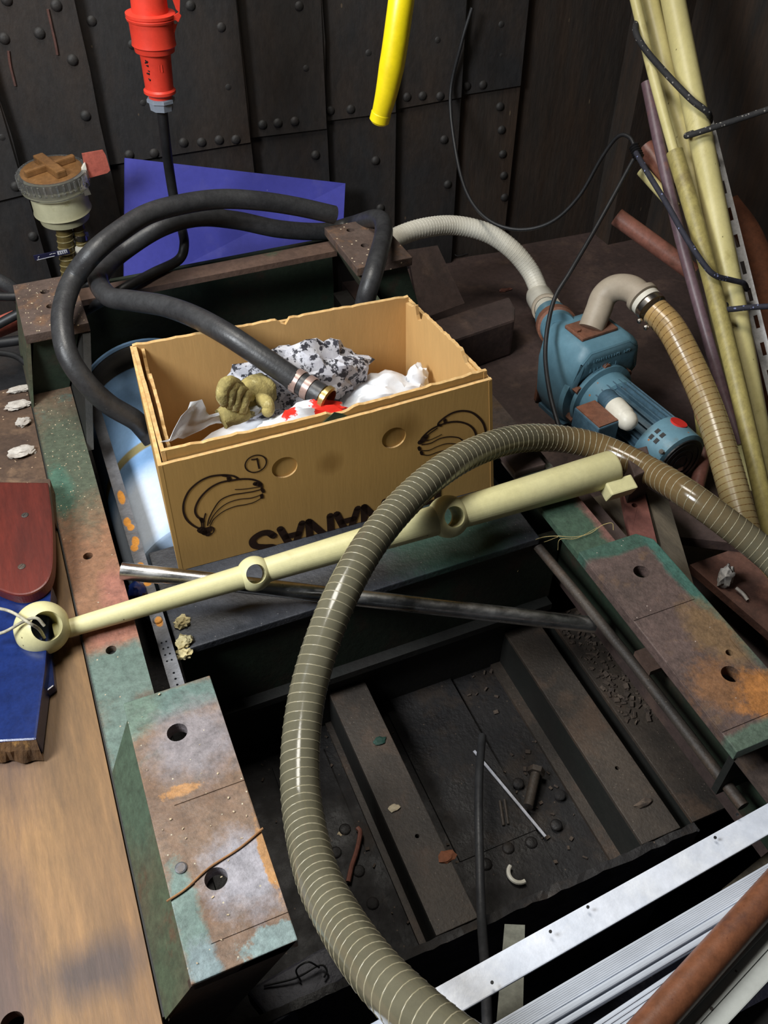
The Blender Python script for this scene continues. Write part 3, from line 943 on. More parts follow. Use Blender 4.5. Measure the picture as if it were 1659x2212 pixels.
for l, w in (([(660, 490), (700, 465), (725, 430)], .009), ([(645, 550), (655, 575)], .005), ([(670, 600), (680, 622)], .005), ([(935, 240), (940, 275)], .005), ([(870, 300), (890, 305)], .004)):
    stroke(b, c2(l), w, 3)
b.build('banana_print', m_print, bx)
b = MB()
ctr = c1([(938, 250)])[0]
e1 = (B1 - B0).normalized()
e2 = -fn.cross(e1)
if e2.z < 0:
    e2 = -e2
cc = front(*ctr)
ribbon(b, [cc + (e1 * math.cos(k * .1309) + e2 * math.sin(k * .1309)) * .0165 for k in range(49)], .0022, cap=False)
ribbon(b, [front(*q) for q in c1([(890, 208), (955, 198)])], .0026, cap=False)
ribbon(b, [front(*q) for q in c1([(950, 190), (975, 303)])], .0028, cap=False)
b.build('size_letter_print', m_print, bx)

# BANANAS upside down: strokes in a letter cell (u right, v up) turned by 180 degrees
GL = {'A': [[(0, 0), (.5, 1), (1, 0)], [(.2, .36), (.8, .36)]], 'N': [[(0, 0), (0, 1), (1, 0), (1, 1)]],
      'B': [[(0, 0), (0, 1), (.6, 1), (.9, .9), (.9, .62), (.6, .54), (0, .54)], [(.6, .54), (1, .42), (1, .12), (.65, 0), (0, 0)]],
      'S': [[(.95, .82), (.75, .98), (.4, 1), (.08, .85), (.1, .62), (.5, .52), (.9, .38), (.95, .15), (.6, 0), (.25, .02), (.02, .2)]]}
b = MB()
s0 = front(566, 1158)      # base line of the inverted S (its foot is uppermost)
xr = (s0 - B0).dot(e1) - .018
vb = (front(565, 1160) - B0).dot(e2)
LH, LW, GAP = .064, .0375, .0115
for k, ch in enumerate('SANANAB'):
    u0 = xr + k * (LW + GAP)
    for stk in GL[ch]:
        pts = [B0 + e1 * (u0 + (1 - u) * LW) + e2 * (vb + .008 - v * LH * .95) for u, v in stk]
        if ch in 'SB':
            pts = smooth(pts, 5)
        else:
            for a, c in zip(pts, pts[1:]):
                ribbon(b, [a, c], .0125)
            continue
        ribbon(b, pts, .0125)
b.build('fruit_name_print', m_print, bx)
q = [front(px, py, -.001) for px, py in ((690, 922), (722, 888), (742, 894), (756, 904))]
IB = (J[1] - J[0]).cross(I0 - J[0]).normalized()
if IB.y > 0:
    IB = -IB
q = [onplane(px, py, J[0] + IB * .0008, IB) for px, py in ((690, 919), (722, 890), (738, 893), (756, 902))]
MB().hexa(q, [v + IB * .001 for v in q]).build('green_mark', m_greencard, bx)


# ------------------------------------------------------------------ contents of the box
def crumple(cx, dims, seed, amt=.25, sub=4, sc=22):
    b = MB()
    bmesh.ops.create_icosphere(b.bm, subdivisions=sub, radius=1)
    for v in b.bm.verts:
        n = v.co.normalized()
        f = 1 + amt * noise.noise(n * 2.2 + Vector((seed, 0, 0))) + amt * .6 * abs(noise.noise(n * 5 + Vector((0, seed, 0)))) + amt * .35 * noise.noise(n * 11 + Vector((0, 0, seed)))
        v.co = Vector((v.co.x * dims[0], v.co.y * dims[1], v.co.z * dims[2])) * f + Vector(cx)
    return b


p = aty(640, 820, 1.19)
b = crumple((p.x, 1.19, p.z - .012), (.115, .05, .068), 3, .35)
tag(b.build('printed_wrap', m_news, smooth=.5), 'crumpled grey and white printed wrapping behind the hose coupling in the box', 'wrapping')
p = aty(830, 850, 1.14)
b = crumple((p.x, 1.15, p.z - .03), (.085, .05, .05), 8, .25)
tag(b.build('white_bag', m_bag, smooth=.7), 'bright white plastic bag in the right half of the box', 'bag')
p = aty(906, 830, 1.13)
tag(crumple((p.x + .01, 1.16, p.z - .02), (.02, .02, .035), 4, .35, 3).build('white_tissue', m_bag, smooth=.7), 'small white tissue tuft against the right wall of the box', 'tissue')
p = aty(660, 880, 1.08)
rbag = crumple((p.x - .008, 1.056, p.z - .030), (.085, .030, .045), 12, .35).build('carrier_bag', m_rbag, smooth=.6)
tag(rbag, 'white carrier bag with red print under the hose coupling', 'bag')
# filler under everything so that the box is full
tag(crumple((.33, 1.14, .01), (.222, .10, .062), 21, .1).build('packing_paper', m_bag, smooth=.7), 'white packing paper filling the bottom of the box', 'paper')
# torn clear film standing at the left corner
b = MB()
fp = [[at(350, 972, .17), at(400, 955, .14), at(470, 925, .13), at(560, 905, .13)],
      [at(372, 955, .185), at(412, 925, .165), at(480, 905, .16), at(570, 893, .15)],
      [at(420, 875, .195), at(440, 868, .195), at(452, 905, .165), at(585, 880, .15)]]
vv = [[b.bm.verts.new(Vector((p.x, p.y + .012, p.z))) for p in r] for r in fp]
for j in range(2):
    for i in range(3):
        b.bm.faces.new((vv[j][i], vv[j][i + 1], vv[j + 1][i + 1], vv[j + 1][i]))
bmesh.ops.subdivide_edges(b.bm, edges=b.bm.edges, cuts=3, use_grid_fill=True)
jitter(b.bm, .006, 40)
bmesh.ops.solidify(b.bm, geom=b.bm.faces[:], thickness=.0008)
tag(b.build('plastic_film', m_film, smooth=.8), 'torn clear plastic film sticking up at the left end of the box', 'plastic film')

# work glove: palm, cuff and four curled fingers and a thumb
gv = thing('work_glove', 'dirty yellow work glove in the box', 'glove', aty(530, 900, 1.1))
G = lambda px, py, y: aty(px, py, y)
b = MB()
b.tube(smooth([G(575, 838, 1.15), G(552, 850, 1.14), G(528, 868, 1.125), G(505, 884, 1.11)], 5), [.026, .028, .029, .03, .031, .031, .031, .030, .030, .029, .028, .027, .026, .025, .024, .022], 14)
jitter(b.bm, .005, 60, 2)
b.build('palm', m_glove, gv, smooth=1.2)
for k, (a, c, d, e) in enumerate((((512, 830), (490, 828), (480, 850), (486, 876)), ((520, 838), (500, 838), (494, 860), (498, 882)), ((528, 846), (512, 846), (507, 868), (510, 888)),
                                  ((540, 856), (526, 858), (522, 876), (524, 892)))):
    b = MB()
    b.tube(smooth([G(*a, 1.11), G(*c, 1.095), G(*d, 1.085), G(*e, 1.082)], 5), [.0095, .010, .0105, .011, .011, .011, .011, .0108, .0105, .0105, .0102, .010, .0095, .009, .008, .005], 10)
    jitter(b.bm, .002, 90, k)
    b.build('finger', m_glove, gv, smooth=1.2)
b = MB()
b.tube(smooth([G(560, 862, 1.11), G(575, 868, 1.09), G(580, 885, 1.08), G(570, 895, 1.075)], 5), [.010, .0105, .011, .011, .011, .011, .011, .0108, .0105, .0102, .010, .0098, .0095, .009, .008, .005], 10)
b.build('thumb', m_glove, gv, smooth=1.2)
b = MB()
b.tube(smooth([G(478, 905, 1.09), G(505, 893, 1.095), G(530, 880, 1.1)], 5), [.016, .017, .018, .018, .018, .018, .018, .018, .018, .018, .017], 12)
jitter(b.bm, .004, 70, 5)
b.build('cuff', m_glove, gv, smooth=1.2)

# ------------------------------------------------------------------ cream pole with eye balls
po = thing('eye_pole', 'tapered cream metal pole with ball eyes lying across the bearers', 'pole', at(700, 1200, 0))
PA, PB = atd(150, 1357, 1.232), atd(1324, 1011, 1.462)
PA.z = max(PA.z, .02)
ax = (PB - PA).normalized()
plen = (PB - PA).length


def pol(px, py):
    # point of the pole axis nearest to a pixel
    r = ray(px, py).normalized()
    w0 = PA - CAM
    a_, b_, c_, d_, e_ = 1, ax.dot(r), 1, ax.dot(w0), r.dot(w0)
    t = (b_ * e_ - c_ * d_) / (a_ * c_ - b_ * b_)
    return PA + ax * t


def prad(p):
    return .0128 + (.0305 - .0128) * ((p - PA).length / plen)


scut = MB()
for px, py, hr_, hd in ((549, 1237, .0145, (.32, -.66, .66)), (967, 1112, .0165, (.42, -.66, .6))):
    hdv = Vector(hd)
    hdv = (hdv - ax * hdv.dot(ax)).normalized()
    scut.lathe(pol(px, py) - hdv * .08, hdv, [(hr_, 0), (hr_, .16)], 36)
MB().lathe(PA, ax, [(.0125, -.02), (.0128, 0), (.0305, plen - .004), (.0285, plen), (.022, plen), (.022, plen - .03)], 40, True, True).build('shaft', m_pole, po, cuts=scut, smooth=.6)
for px, py, r, hr_, hd in ((104, 1375, .0375, .0205, (.30, -.62, .72)), (549, 1237, .0265, .0145, (.32, -.66, .66)), (967, 1112, .034, .0165, (.42, -.66, .6))):
    c = pol(px, py)
    if px < 200:
        c = PA + ax * -.033
        c.z = max(c.z, .036)
    hdv = Vector(hd)
    hdv = (hdv - ax * hdv.dot(ax)).normalized() if px > 200 else hdv.normalized()
    cut = MB()
    cut.lathe(c - hdv * .08, hdv, [(hr_, 0), (hr_, .16)], 36)
    prof = [(r * math.sin(math.pi * (k + .5) / 24 if 0 < k < 23 else (.35 if k == 0 else math.pi - .35)), -r * math.cos(math.pi * (k + .5) / 24 if 0 < k < 23 else (.35 if k == 0 else math.pi - .35))) for k in range(2, 22)]
    MB().lathe(c, ax, prof, 40).build('eye_ball', m_pole, po, cuts=cut, smooth=.7)
# lug at the thick end
c = pol(1290, 1016)
dn = Vector((.05, -.75, -.35)).normalized()
rr = Matrix((ax, dn, ax.cross(dn))).transposed()
MB().box(pol(1312, 1010) + dn * .036, (.05, .026, .03), rr).build('lug', m_pole, po, bevel=.003)

# string through the ring
sp = [at(-30, 1310, .06), at(20, 1320, .075), at(62, 1345, .085), at(85, 1360, .06), at(100, 1385, .02)]
sg = MB().tube(smooth(sp, 8), .0022, 8)
sp2 = [at(-30, 1375, .055), at(10, 1365, .065), at(50, 1343, .075), at(78, 1335, .082), at(96, 1352, .07)]
sg.tube(smooth(sp2, 8), .0022, 8)
tag(sg.build('grey_string', m_string, smooth=1), 'grey cord threaded through the ring of the cream pole', 'string')

# chrome tube under the pole
ta, tb = at(262, 1233, .014), at(1283, 1350, -.108)
tag(MB().pipe(ta, tb, .0132, .010, 32).build('chrome_tube', m_chrome, smooth=.6), 'scuffed chrome tube lying under the cream pole', 'tube')

# ------------------------------------------------------------------ hoses
def spiral_hose(name, label, ctrl, r, m, mw_, pitch=.0125, wr=.0009, n=14):
    pts = resample(smooth(ctrl, n), .01)
    t = thing(name, label, 'hose', min(pts, key=lambda q: q.z))
    MB().tube(pts, r, 24).build('hose_wall', m, t, smooth=1)
    MB().tube(helix(pts, r - wr * .35, pitch), wr, 5).build('spiral', mw_, t, smooth=1.5)
    return t


big = [(1800, 1330, 1.34), (1659, 1200, 1.385), (1500, 1078, 1.42), (1400, 1015, 1.50), (1300, 968, 1.545), (1210, 948, 1.535), (1120, 948, 1.48), (1040, 970, 1.42), (960, 1012, 1.35), (880, 1080, 1.29),
       (800, 1175, 1.22), (735, 1290, 1.165), (690, 1405, 1.13), (660, 1520, 1.10), (648, 1640, 1.06), (655, 1760, 1.01), (685, 1890, .93), (735, 1990, .86), (800, 2085, .79), (880, 2170, .735), (985, 2260, .69), (1100, 2330, .66)]
spiral_hose('suction_hose', 'long grey clear hose looping over the cream pole and box corner', [Vector((1.5, .0, -.17)), Vector((1.24, .36, -.155))] + [atd(*q) for q in big], .0238, m_hose, m_wire)
ph = [(1415, 672, 1.72), (1450, 710, 1.70), (1492, 790, 1.68), (1530, 880, 1.655), (1562, 980, 1.62), (1590, 1080, 1.59), (1620, 1190, 1.555), (1655, 1300, 1.52), (1700, 1420, 1.48)]
spiral_hose('pump_hose', 'tan clear hose running down from the pump outlet', [atd(*q) for q in ph], .0275, m_hose2, m_wire2)

# thick black rubber hose with brass coupling
h1 = [at(640, 822, .165), at(560, 768, .195), at(490, 722, .215), at(422, 685, .215), at(355, 661, .205), at(287, 650, .19), at(236, 641, .178), at(212, 608, .172), at(222, 585, .172), at(262, 545, .172),
      aty(345, 492, 1.665), aty(425, 470, 1.70), aty(510, 476, 1.71), aty(605, 495, 1.70), aty(700, 500, 1.70), aty(760, 486, 1.69), at(815, 472, .17), at(829, 500, .176), at(812, 570, .185), at(793, 635, .15), at(778, 700, .07)]
ch = thing('rubber_hose', 'ribbed black rubber hose with brass coupling dipping into the box', 'hose', at(640, 822, .1))
MB().tube(smooth(h1, 10), .0185, 20).build('hose_wall', m_rubber, ch, smooth=1)
ca = at(634, 818, .165)
cb_ = at(700, 858, .152)
d_ = (cb_ - ca).normalized()
for s0_, s1_ in ((.004, .016), (.026, .038)):
    MB().lathe(ca, d_, [(.0188, s0_), (.0208, s0_), (.0208, s1_), (.0188, s1_)], 28, False, False).build('hose_clamp', m_clampband, ch, smooth=.5)
MB().lathe(ca, d_, [(.0185, -.01), (.019, .055), (.017, .058), (.017, .062), (.022, .062), (.022, .07), (.018, .072), (.017, .064), (.01, .062)], 30, True, True).build('brass_tail', m_brass, ch, smooth=.5)
MB().lathe(ca, d_, [(.0186, .0), (.0192, .0), (.0192, .058), (.0186, .058)], 28, False, False).build('cuff', m_rubber, ch, smooth=.5)
h2 = [aty(722, 464, 1.66), aty(640, 446, 1.66), aty(560, 434, 1.655), aty(480, 430, 1.65), aty(400, 440, 1.63), aty(320, 462, 1.60), aty(255, 502, 1.56), aty(200, 548, 1.525), at(160, 600, .20), at(140, 650, .185), at(134, 700, .17), at(147, 768, .14), at(188, 829, .095), at(236, 874, .05), at(290, 906, .01), at(312, 928, -.02), at(330, 950, -.04)]
tag(MB().tube(smooth(h2, 10), .0188, 20).build('rubber_hose', m_rubber, smooth=1), 'black rubber hose looping over the left rear mount to the box corner', 'hose')

# power cable from the red plug
pc = [aty(350, 235, 1.72), aty(357, 300, 1.73), aty(366, 370, 1.755), aty(378, 440, 1.755), aty(392, 490, 1.735), aty(398, 530, 1.68), at(385, 562, .121), at(330, 590, .121), at(260, 628, .120), at(200, 662, .09), at(150, 690, .0)]
tag(MB().tube(smooth(pc, 10), .0098, 14).build('power_cable', m_cable, smooth=1), 'black cable hanging from the red plug over the cross beam', 'cable')
for k, (pp_, r, lab) in enumerate((([(-40, 720), (60, 668), (140, 640), (220, 600)], .0095, 'black cable entering behind the left rear mount, middle of three'),
                                   ([(-40, 640), (40, 640), (130, 625), (210, 580)], .0085, 'black cable entering behind the left rear mount, uppermost of three'),
                                   ([(-40, 745), (40, 735), (110, 722), (180, 700)], .0105, 'black cable entering behind the left rear mount, lowest of three'))):
    tag(MB().tube(smooth([aty(px, py, 1.68) for px, py in pp_], 8), r, 12).build('black_cable', m_cable, smooth=1), lab, 'cable', 'cables behind the left rear mount')
tag(MB().tube(smooth([aty(-20, 600, 1.75), aty(20, 620, 1.74), aty(50, 650, 1.73), aty(80, 690, 1.7)], 8), .016, 14).build('black_hose', m_rubber, smooth=1), 'short black hose dropping behind the left rear mount', 'hose')
tag(MB().tube(smooth([aty(-20, 760, 1.58), aty(30, 768, 1.58), aty(62, 790, 1.57)], 8), .006, 10).build('thin_cable', m_cable, smooth=1), 'thin dark cable over the grimy board end', 'cable')
tag(MB().cyl(aty(-40, 722, 1.72), aty(38, 690, 1.72), .02, 20).build('red_pipe', m_primer, smooth=.6), 'short red pipe among the cables behind the left mount', 'pipe')

# ------------------------------------------------------------------ red plug
pt, pb = aty(318, -25, 1.72), aty(350, 236, 1.72)
pd = (pb - pt).normalized()
L_ = (pb - pt).length
k_ = L_ / 261.0
rp_ = thing('power_plug', 'red industrial plug and socket hanging against the hull wall', 'plug', pb)
q = lambda y: (y + 25) * k_
MB().lathe(pt, pd, [(.030, -.12), (.031, q(0)), (.0315, q(25))], 32, True, True).build('socket_body', m_red, rp_, smooth=.6)
MB().lathe(pt, pd, [(.033, q(21)), (.043, q(23)), (.043, q(29)), (.041, q(31)), (.043, q(33)), (.042, q(38)), (.039, q(40)), (.038, q(80)), (.039, q(90)), (.036, q(94)), (.035, q(104)), (.030, q(107))], 36).build('coupling_ring', m_red, rp_, smooth=.5)
MB().lathe(pt, pd, [(.028, q(104)), (.027, q(120)), (.0255, q(186)), (.029, q(190)), (.029, q(196)), (.025, q(200)), (.021, q(202)), (.021, q(210))], 32).build('plug_body', m_red, rp_, smooth=.5)
MB().lathe(pt, pd, [(.023, q(208)), (.026, q(210)), (.026, q(217)), (.0225, q(219)), (.021, q(236)), (.012, q(237))], 8).build('gland_nut', m_gland, rp_)
lp = aty(378, 40, 1.715)
MB().hexa([aty(px, py, 1.70) for px, py in ((366, 44), (384, 48), (374, 82), (366, 86))], [aty(px, py, 1.715) for px, py in ((366, 44), (384, 48), (374, 82), (366, 86))]).build('hinge_lug', m_red, rp_, bevel=.001)
MB().hexa([aty(px, py, 1.695) for px, py in ((366, 38), (386, 26), (392, 34), (386, 48), (368, 44))], [aty(px, py, 1.715) for px, py in ((366, 38), (386, 26), (392, 34), (386, 48), (368, 44))]).build('hinge_cap', m_red, rp_, bevel=.001)
MB().tube(smooth([pt - pd * .12, pt - pd * .3, pt - pd * .3 + Vector((0, .05, .4))], 6), .010, 12).build('supply_cable', m_cable, rp_, smooth=1)
hg = aty(379, 48, 1.694)
MB().lathe(hg, (0, 1, 0), [(.003, 0), (.003, .006)], 12).build('hinge_pin', m_steel, rp_)
MB().hexa([aty(px, py, 1.70) for px, py in ((370, -8), (389, -8), (388, 28), (380, 20))], [aty(px, py, 1.712) for px, py in ((370, -8), (389, -8), (388, 28), (380, 20))]).build('cover_flap', m_red, rp_)
fnn = Vector((0, -1, 0))
for px, py in ((343, 140), (349, 140)):
    a_ = aty(px, py, 1.694)
    c_ = aty(px + 2, py + 16, 1.694)
    MB().cyl(a_, c_, .0012, 8).build('key_rib', m_red, rp_)
b = MB()
for (x0, y0), (x1, y1) in (((311, 116), (317, 121)), ((312, 128), (314, 136)), ((314, 141), (317, 143)), ((316, 150), (320, 155)), ((319, 168), (321, 174)), ((312, 136), (316, 133)), ((316, 158), (319, 160))):
    b.cyl(aty(x0 + 2, y0, 1.706), aty(x1 + 4, y1, 1.700), .0018, 6)
b.build('marker_writing', m_black, rp_)

# ------------------------------------------------------------------ yellow hose end
yy = atd(863, 30, 1.30).y
yh = [aty(px, py, yy + dy) for px, py, dy in ((882, -120, .02), (872, -40, .01), (863, 30, 0), (850, 120, -.005), (835, 200, -.005), (820, 258, 0))]
yh = [yh[0] + Vector((.05, .06, .7)), yh[0] + Vector((.02, .02, .25))] + yh
ys = smooth(yh, 10)
y_ = thing('yellow_hose', 'bright yellow hose end hanging in front of the hull wall', 'hose', ys[-1])
n_ = len(ys)
MB().tube(ys, [.0195 if i < n_ - 18 else .0195 - .0055 * (i - n_ + 18) / 18 for i in range(n_)], 24).build('hose_wall', m_yel, y_, smooth=1)
e_ = (ys[-1] - ys[-3]).normalized()
MB().lathe(ys[-1], e_, [(.0145, -.012), (.016, -.01), (.016, .002), (.012, .006), (.0115, -.004)], 24).build('end_cuff', m_yel, y_, smooth=.6)

# ------------------------------------------------------------------ raw water strainer
stc = aty(112, 372, 1.86)
sr = thing('water_strainer', 'clear-lidded cream water strainer by the left hull plates', 'strainer', stc - Vector((0, 0, .14)))
up_ = Vector((-.03, -.05, 1)).normalized()
MB().lathe(stc, up_, [(.060, .005), (.069, .004), (.070, -.002), (.070, -.012), (.066, -.014), (.069, -.016), (.069, -.028), (.064, -.034), (.06, -.034)], 48, False, False).build('clamp_ring', m_clear, sr, smooth=.5)
MB().lathe(stc, up_, [(.061, .001), (.061, .005), (.055, .007)], 48).build('lid', m_amber, sr, smooth=.5)
xa = (Vector((1, .35, 0)) - up_ * Vector((1, .35, 0)).dot(up_)).normalized()
ya = up_.cross(xa)
rr = Matrix((xa, ya, up_)).transposed()
MB().box(stc + up_ * .013, (.108, .012, .014), rr).box(stc + up_ * .0135, (.022, .1, .015), rr).build('cross_handle', m_amber, sr, bevel=.003)
b = MB()
for k in range(36):
    a_ = 2 * math.pi * k / 36
    dd_ = xa * math.cos(a_) + ya * math.sin(a_)
    b.box(stc + dd_ * .070 - up_ * .008, (.0035, .004, .02), Matrix((dd_, up_.cross(dd_), up_)).transposed())
tag(b.build('ring_ribs', m_clear, sr), None, kind='stuff')
MB().lathe(stc, up_, [(.056, -.03), (.057, -.075), (.059, -.08), (.053, -.082), (.05, -.10), (.03, -.106)], 40).build('bowl', m_cream, sr, smooth=.5)
q = [aty(px, py, 1.835) for px, py in ((165, 390), (184, 352), (187, 364), (186, 395), (197, 420), (160, 430))]
MB().hexa(q, [v + Vector((0, .01, 0)) for v in q]).build('side_lug', m_white, sr)
MB().lathe(aty(185, 398, 1.83), (0, -1, 0), [(.006, 0), (.006, .006)], 6).build('bolt', m_steel, sr)
q = [aty(px, py, 1.84) for px, py in ((177, 332), (222, 324), (229, 336), (238, 368), (232, 374), (188, 386))]
br = MB().hexa(q, [v + Vector((0, .008, -.002)) for v in q]).build('bracket_plate', m_primer)
tag(br, 'red oxide plate bolted beside the clear-lidded strainer', 'bracket')
for pts_, r, lab in (([(132, 452), (140, 510), (146, 560), (152, 620)], .0165, 'olive ribbed hose dropping below the strainer, thicker of two'), ([(163, 458), (172, 500), (180, 545), (188, 600)], .0125, 'olive ribbed hose below the strainer, thinner one with clamps')):
    c_ = smooth([aty(px, py, 1.85) for px, py in pts_], 10)
    t = thing('ribbed_hose', lab, 'hose', c_[-1], 'hoses below the strainer')
    MB().tube(c_, r, 18).build('hose_wall', m_ribhose, t, smooth=1)
    MB().tube(helix(c_, r, .0135, 16), .0016, 5).build('spiral', m_ribwire, t, smooth=1.5)
    if r < .015:
        a_ = aty(175, 512, 1.85)
        MB().lathe(aty(173, 505, 1.85), c_[-1] - c_[0], [(.0125, 0), (.0145, 0), (.0145, .012), (.0125, .012)], 20, False, False).build('hose_clamp', m_steel, t)
        MB().lathe(aty(177, 528, 1.85), c_[-1] - c_[0], [(.0125, 0), (.018, .001), (.018, .008), (.015, .02), (.013, .03)], 20).build('white_tail', m_white, t, smooth=.5)
        MB().box(aty(188, 506, 1.83), (.006, .006, .008)).build('clamp_screw', m_label, t)
q = [aty(px, py, 1.82) for px, py in ((72, 553), (148, 538), (152, 548), (76, 563))]
tg = MB().hexa(q, [v + Vector((0, .003, 0)) for v in q]).build('cable_tag', m_label)
tag(tg, 'narrow navy tag with white print across the ribbed hose', 'tag')
q = [aty(px, py, 1.8195) for px, py in ((123, 543), (144, 539), (146, 546), (125, 551))]
MB().hexa(q, [v + Vector((0, .0004, 0)) for v in q]).build('print_box', m_tagwhite, tg)
b = MB()
for k in range(4):
    a_, c_ = aty(128 + k * 4.4, 544.5 - k * .9, 1.8192), aty(129.5 + k * 4.4, 548.5 - k * .9, 1.8192)
    b.cyl(a_, c_, .0007, 6)
b.build('print_marks', m_label, tg)
b = MB()
for (x0, y0), (x1, y1) in (((82, 556), (85, 554)), ((82, 558), (84, 560)), ((107, 550), (113, 548)), ((114, 548), (120, 547)), ((80, 562), (118, 553))):
    b.cyl(aty(x0, y0, 1.8192), aty(x1, y1, 1.8192), .0006, 6)
b.build('print_marks', m_tagwhite, tg)
tag(crumple(aty(195, 590, 1.70), (.016, .014, .012), 2, .3, 3).build('foil_scrap', m_steel, smooth=.4), 'small shiny foil scrap behind the black hose loop', 'foil')

# blue panel
q = [aty(270, 341, 1.95), aty(746, 396, 1.93), aty(740, 520, 1.86), aty(268, 640, 1.83)]
nq = (q[1] - q[0]).cross(q[3] - q[0]).normalized()
bl = MB().hexa(q, [v + (nq if nq.y > 0 else -nq) * .01 for v in q])
tag(bl.build('blue_board', m_blue), 'blue rectangular board leaning behind the rear cross beam', 'board')

# ------------------------------------------------------------------ white hose, pump
def cm(c):
    return Vector(c)


MOT0, MOT1 = at(1468, 1000, -.115), at(1280, 842, -.115)
u_ = (MOT1 - MOT0).normalized()          # along the motor, towards the volute
w_ = Vector((0, 0, 1))
v_ = u_.cross(w_).normalized()           # to the right of it
if v_.x < 0:
    v_ = -v_
ML = (MOT1 - MOT0).length
pm_ = thing('water_pump', 'blue electric pump with grey outlet elbow beside the right bearer', 'pump', MOT1 - w_ * .085)
MR = .062
MB().lathe(MOT0, u_, [(MR - .012, .0), (MR, .004), (MR + .002, .05), (MR + .002, .066), (MR - .004, .067)], 40, True, True).build('fan_cover', m_pump, pm_, smooth=.5)
cutb = MB()
b = MB().lathe(MOT0 - u_ * .002, u_, [(MR - .008, 0), (MR - .008, .003)], 36)
b.build('fan_grille', m_black, pm_)
for k in range(3):
    MB().lathe(MOT0 - u_ * .0032, u_, [(.016 + k * .014, 0), (.019 + k * .014, 0), (.019 + k * .014, .002), (.016 + k * .014, .002)], 32, False, False).build('grille_ring', m_black, pm_)
MB().box(MOT0 - u_ * .004 - w_ * .012, (.014, .010, .004), Matrix((v_, w_, u_)).transposed()).build('shaft_end', m_steel, pm_)
MB().lathe(MOT0, u_, [(MR - .008, .06), (MR - .008, ML)], 36).build('motor_body', m_pumpd, pm_, smooth=.6)
fin = None
for k in range(26):
    a_ = 2 * math.pi * k / 26
    d_ = v_ * math.cos(a_) + w_ * math.sin(a_)
    MB().box(MOT0 + u_ * (.066 + (ML - .10) / 2) + d_ * (MR - .006), (ML - .10, .0028, .013), Matrix((u_, d_.cross(u_), d_)).transposed()).build('cooling_fin', m_pumpd, pm_)
MB().lathe(MOT0, u_, [(MR - .006, ML - .075), (MR, ML - .07), (MR + .002, ML - .035), (MR + .014, ML - .032), (MR + .014, ML - .022), (MR - .01, ML - .02)], 40).build('drive_end_shield', m_pump, pm_, smooth=.5)
MB().lathe(MOT0, u_, [(MR + .0, ML - .012), (MR + .024, ML - .01), (MR + .024, ML + .004), (MR + .01, ML + .006)], 40).build('volute_flange', m_pump, pm_, smooth=.5)
for k in range(6):
    a_ = math.pi * (k + .5) / 3
    d_ = v_ * math.cos(a_) + w_ * math.sin(a_)
    o = MB().lathe(MOT0 + u_ * (ML - .03) + d_ * (MR + .012), u_, [(.009, 0), (.009, .02)], 6)
    o.box(MOT0 + u_ * (ML - .012) + d_ * (MR + .004), (.03, .014, .022), Matrix((u_, d_.cross(u_), d_)).transposed()).build('flange_bolt', m_pumprust, pm_)
# volute casing: a rounded block wider than the motor, higher at the top
Z0, Z1 = -.2, .02


def cas(a, b_, c):
    return MOT1 + u_ * a + v_ * b_ + w_ * c


lo = [(.0, -.085), (.0, .085), (.085, .085), (.085, -.085)]
b = MB()
secs = [(-.085, .72), (-.045, .92), (.015, 1.0), (.085, 1.0), (.118, .94), (.132, .78)]
ring = []
bm_ = b.bm
prev = None
shape = [(-.092, -.2), (.092, -.2)]
prof_ = [(-.05, -.085), (.07, -.085), (.088, -.04), (.096, .05), (.088, .105), (.06, .128), (-.05, .128), (-.07, .105), (-.078, .05), (-.07, -.04)]
depths = [(.004, .86, 0), (.014, .97, 0), (.03, 1.0, 0), (.085, 1.0, 0), (.10, .97, 0), (.112, .86, 0)]
for a_, sc_, _ in depths:
    rg = []
    for i, (x_, z_) in enumerate(prof_):
        # above the motor the casing leans forward over it
        ff = a_ - (.03 if z_ > .04 and a_ < .05 else 0)
        rg.append(bm_.verts.new(cas(ff, x_ * sc_, (z_ - .02) * sc_ + .02)))
    if prev:
        for i in range(len(rg)):
            j = (i + 1) % len(rg)
            bm_.faces.new((prev[i], prev[j], rg[j], rg[i]))
    else:
        bm_.faces.new(rg[::-1])
    prev = rg
bm_.faces.new(prev)
vol = b.build('volute_casing', m_pump, pm_, bevel=.010, smooth=.9)
# raised maker's lettering on the casing face above the motor (illegible cast marks)
b = MB()
rnd = random.Random(5)
for row, (zz, xs, n_c) in enumerate(((.098, -.06, 18), (.075, -.045, 8))):
    for k in range(n_c):
        if rnd.random() < .12:
            continue
        x_ = xs + k * (.0066 if row == 0 else .0095)
        hgt = .006 if row == 0 else .009
        b.cyl(cas(-.027, x_, zz), cas(-.027, x_ + rnd.uniform(-.001, .001), zz + hgt), .0005, 5)
        if rnd.random() < .7:
            b.cyl(cas(-.027, x_, zz + rnd.choice((0, hgt / 2, hgt))), cas(-.027, x_ + .0035, zz + rnd.choice((0, hgt / 2, hgt))), .0005, 5)
b.build('cast_lettering', m_pump, pm_)
MB().box(cas(.108, .008, .0), (.010, .14, .16), Matrix((u_, v_, w_)).transposed()).build('back_cover', m_pumprust, pm_, bevel=.004)
# pump feet
MB().box(cas(.05, 0, -.082), (.09, .12, .012), Matrix((u_, v_, w_)).transposed()).build('foot', m_pumpd, pm_)
MB().box(MOT0 + u_ * .12 - w_ * .07, (.07, .10, .03), Matrix((u_, v_, w_)).transposed()).build('foot', m_pumpd, pm_)
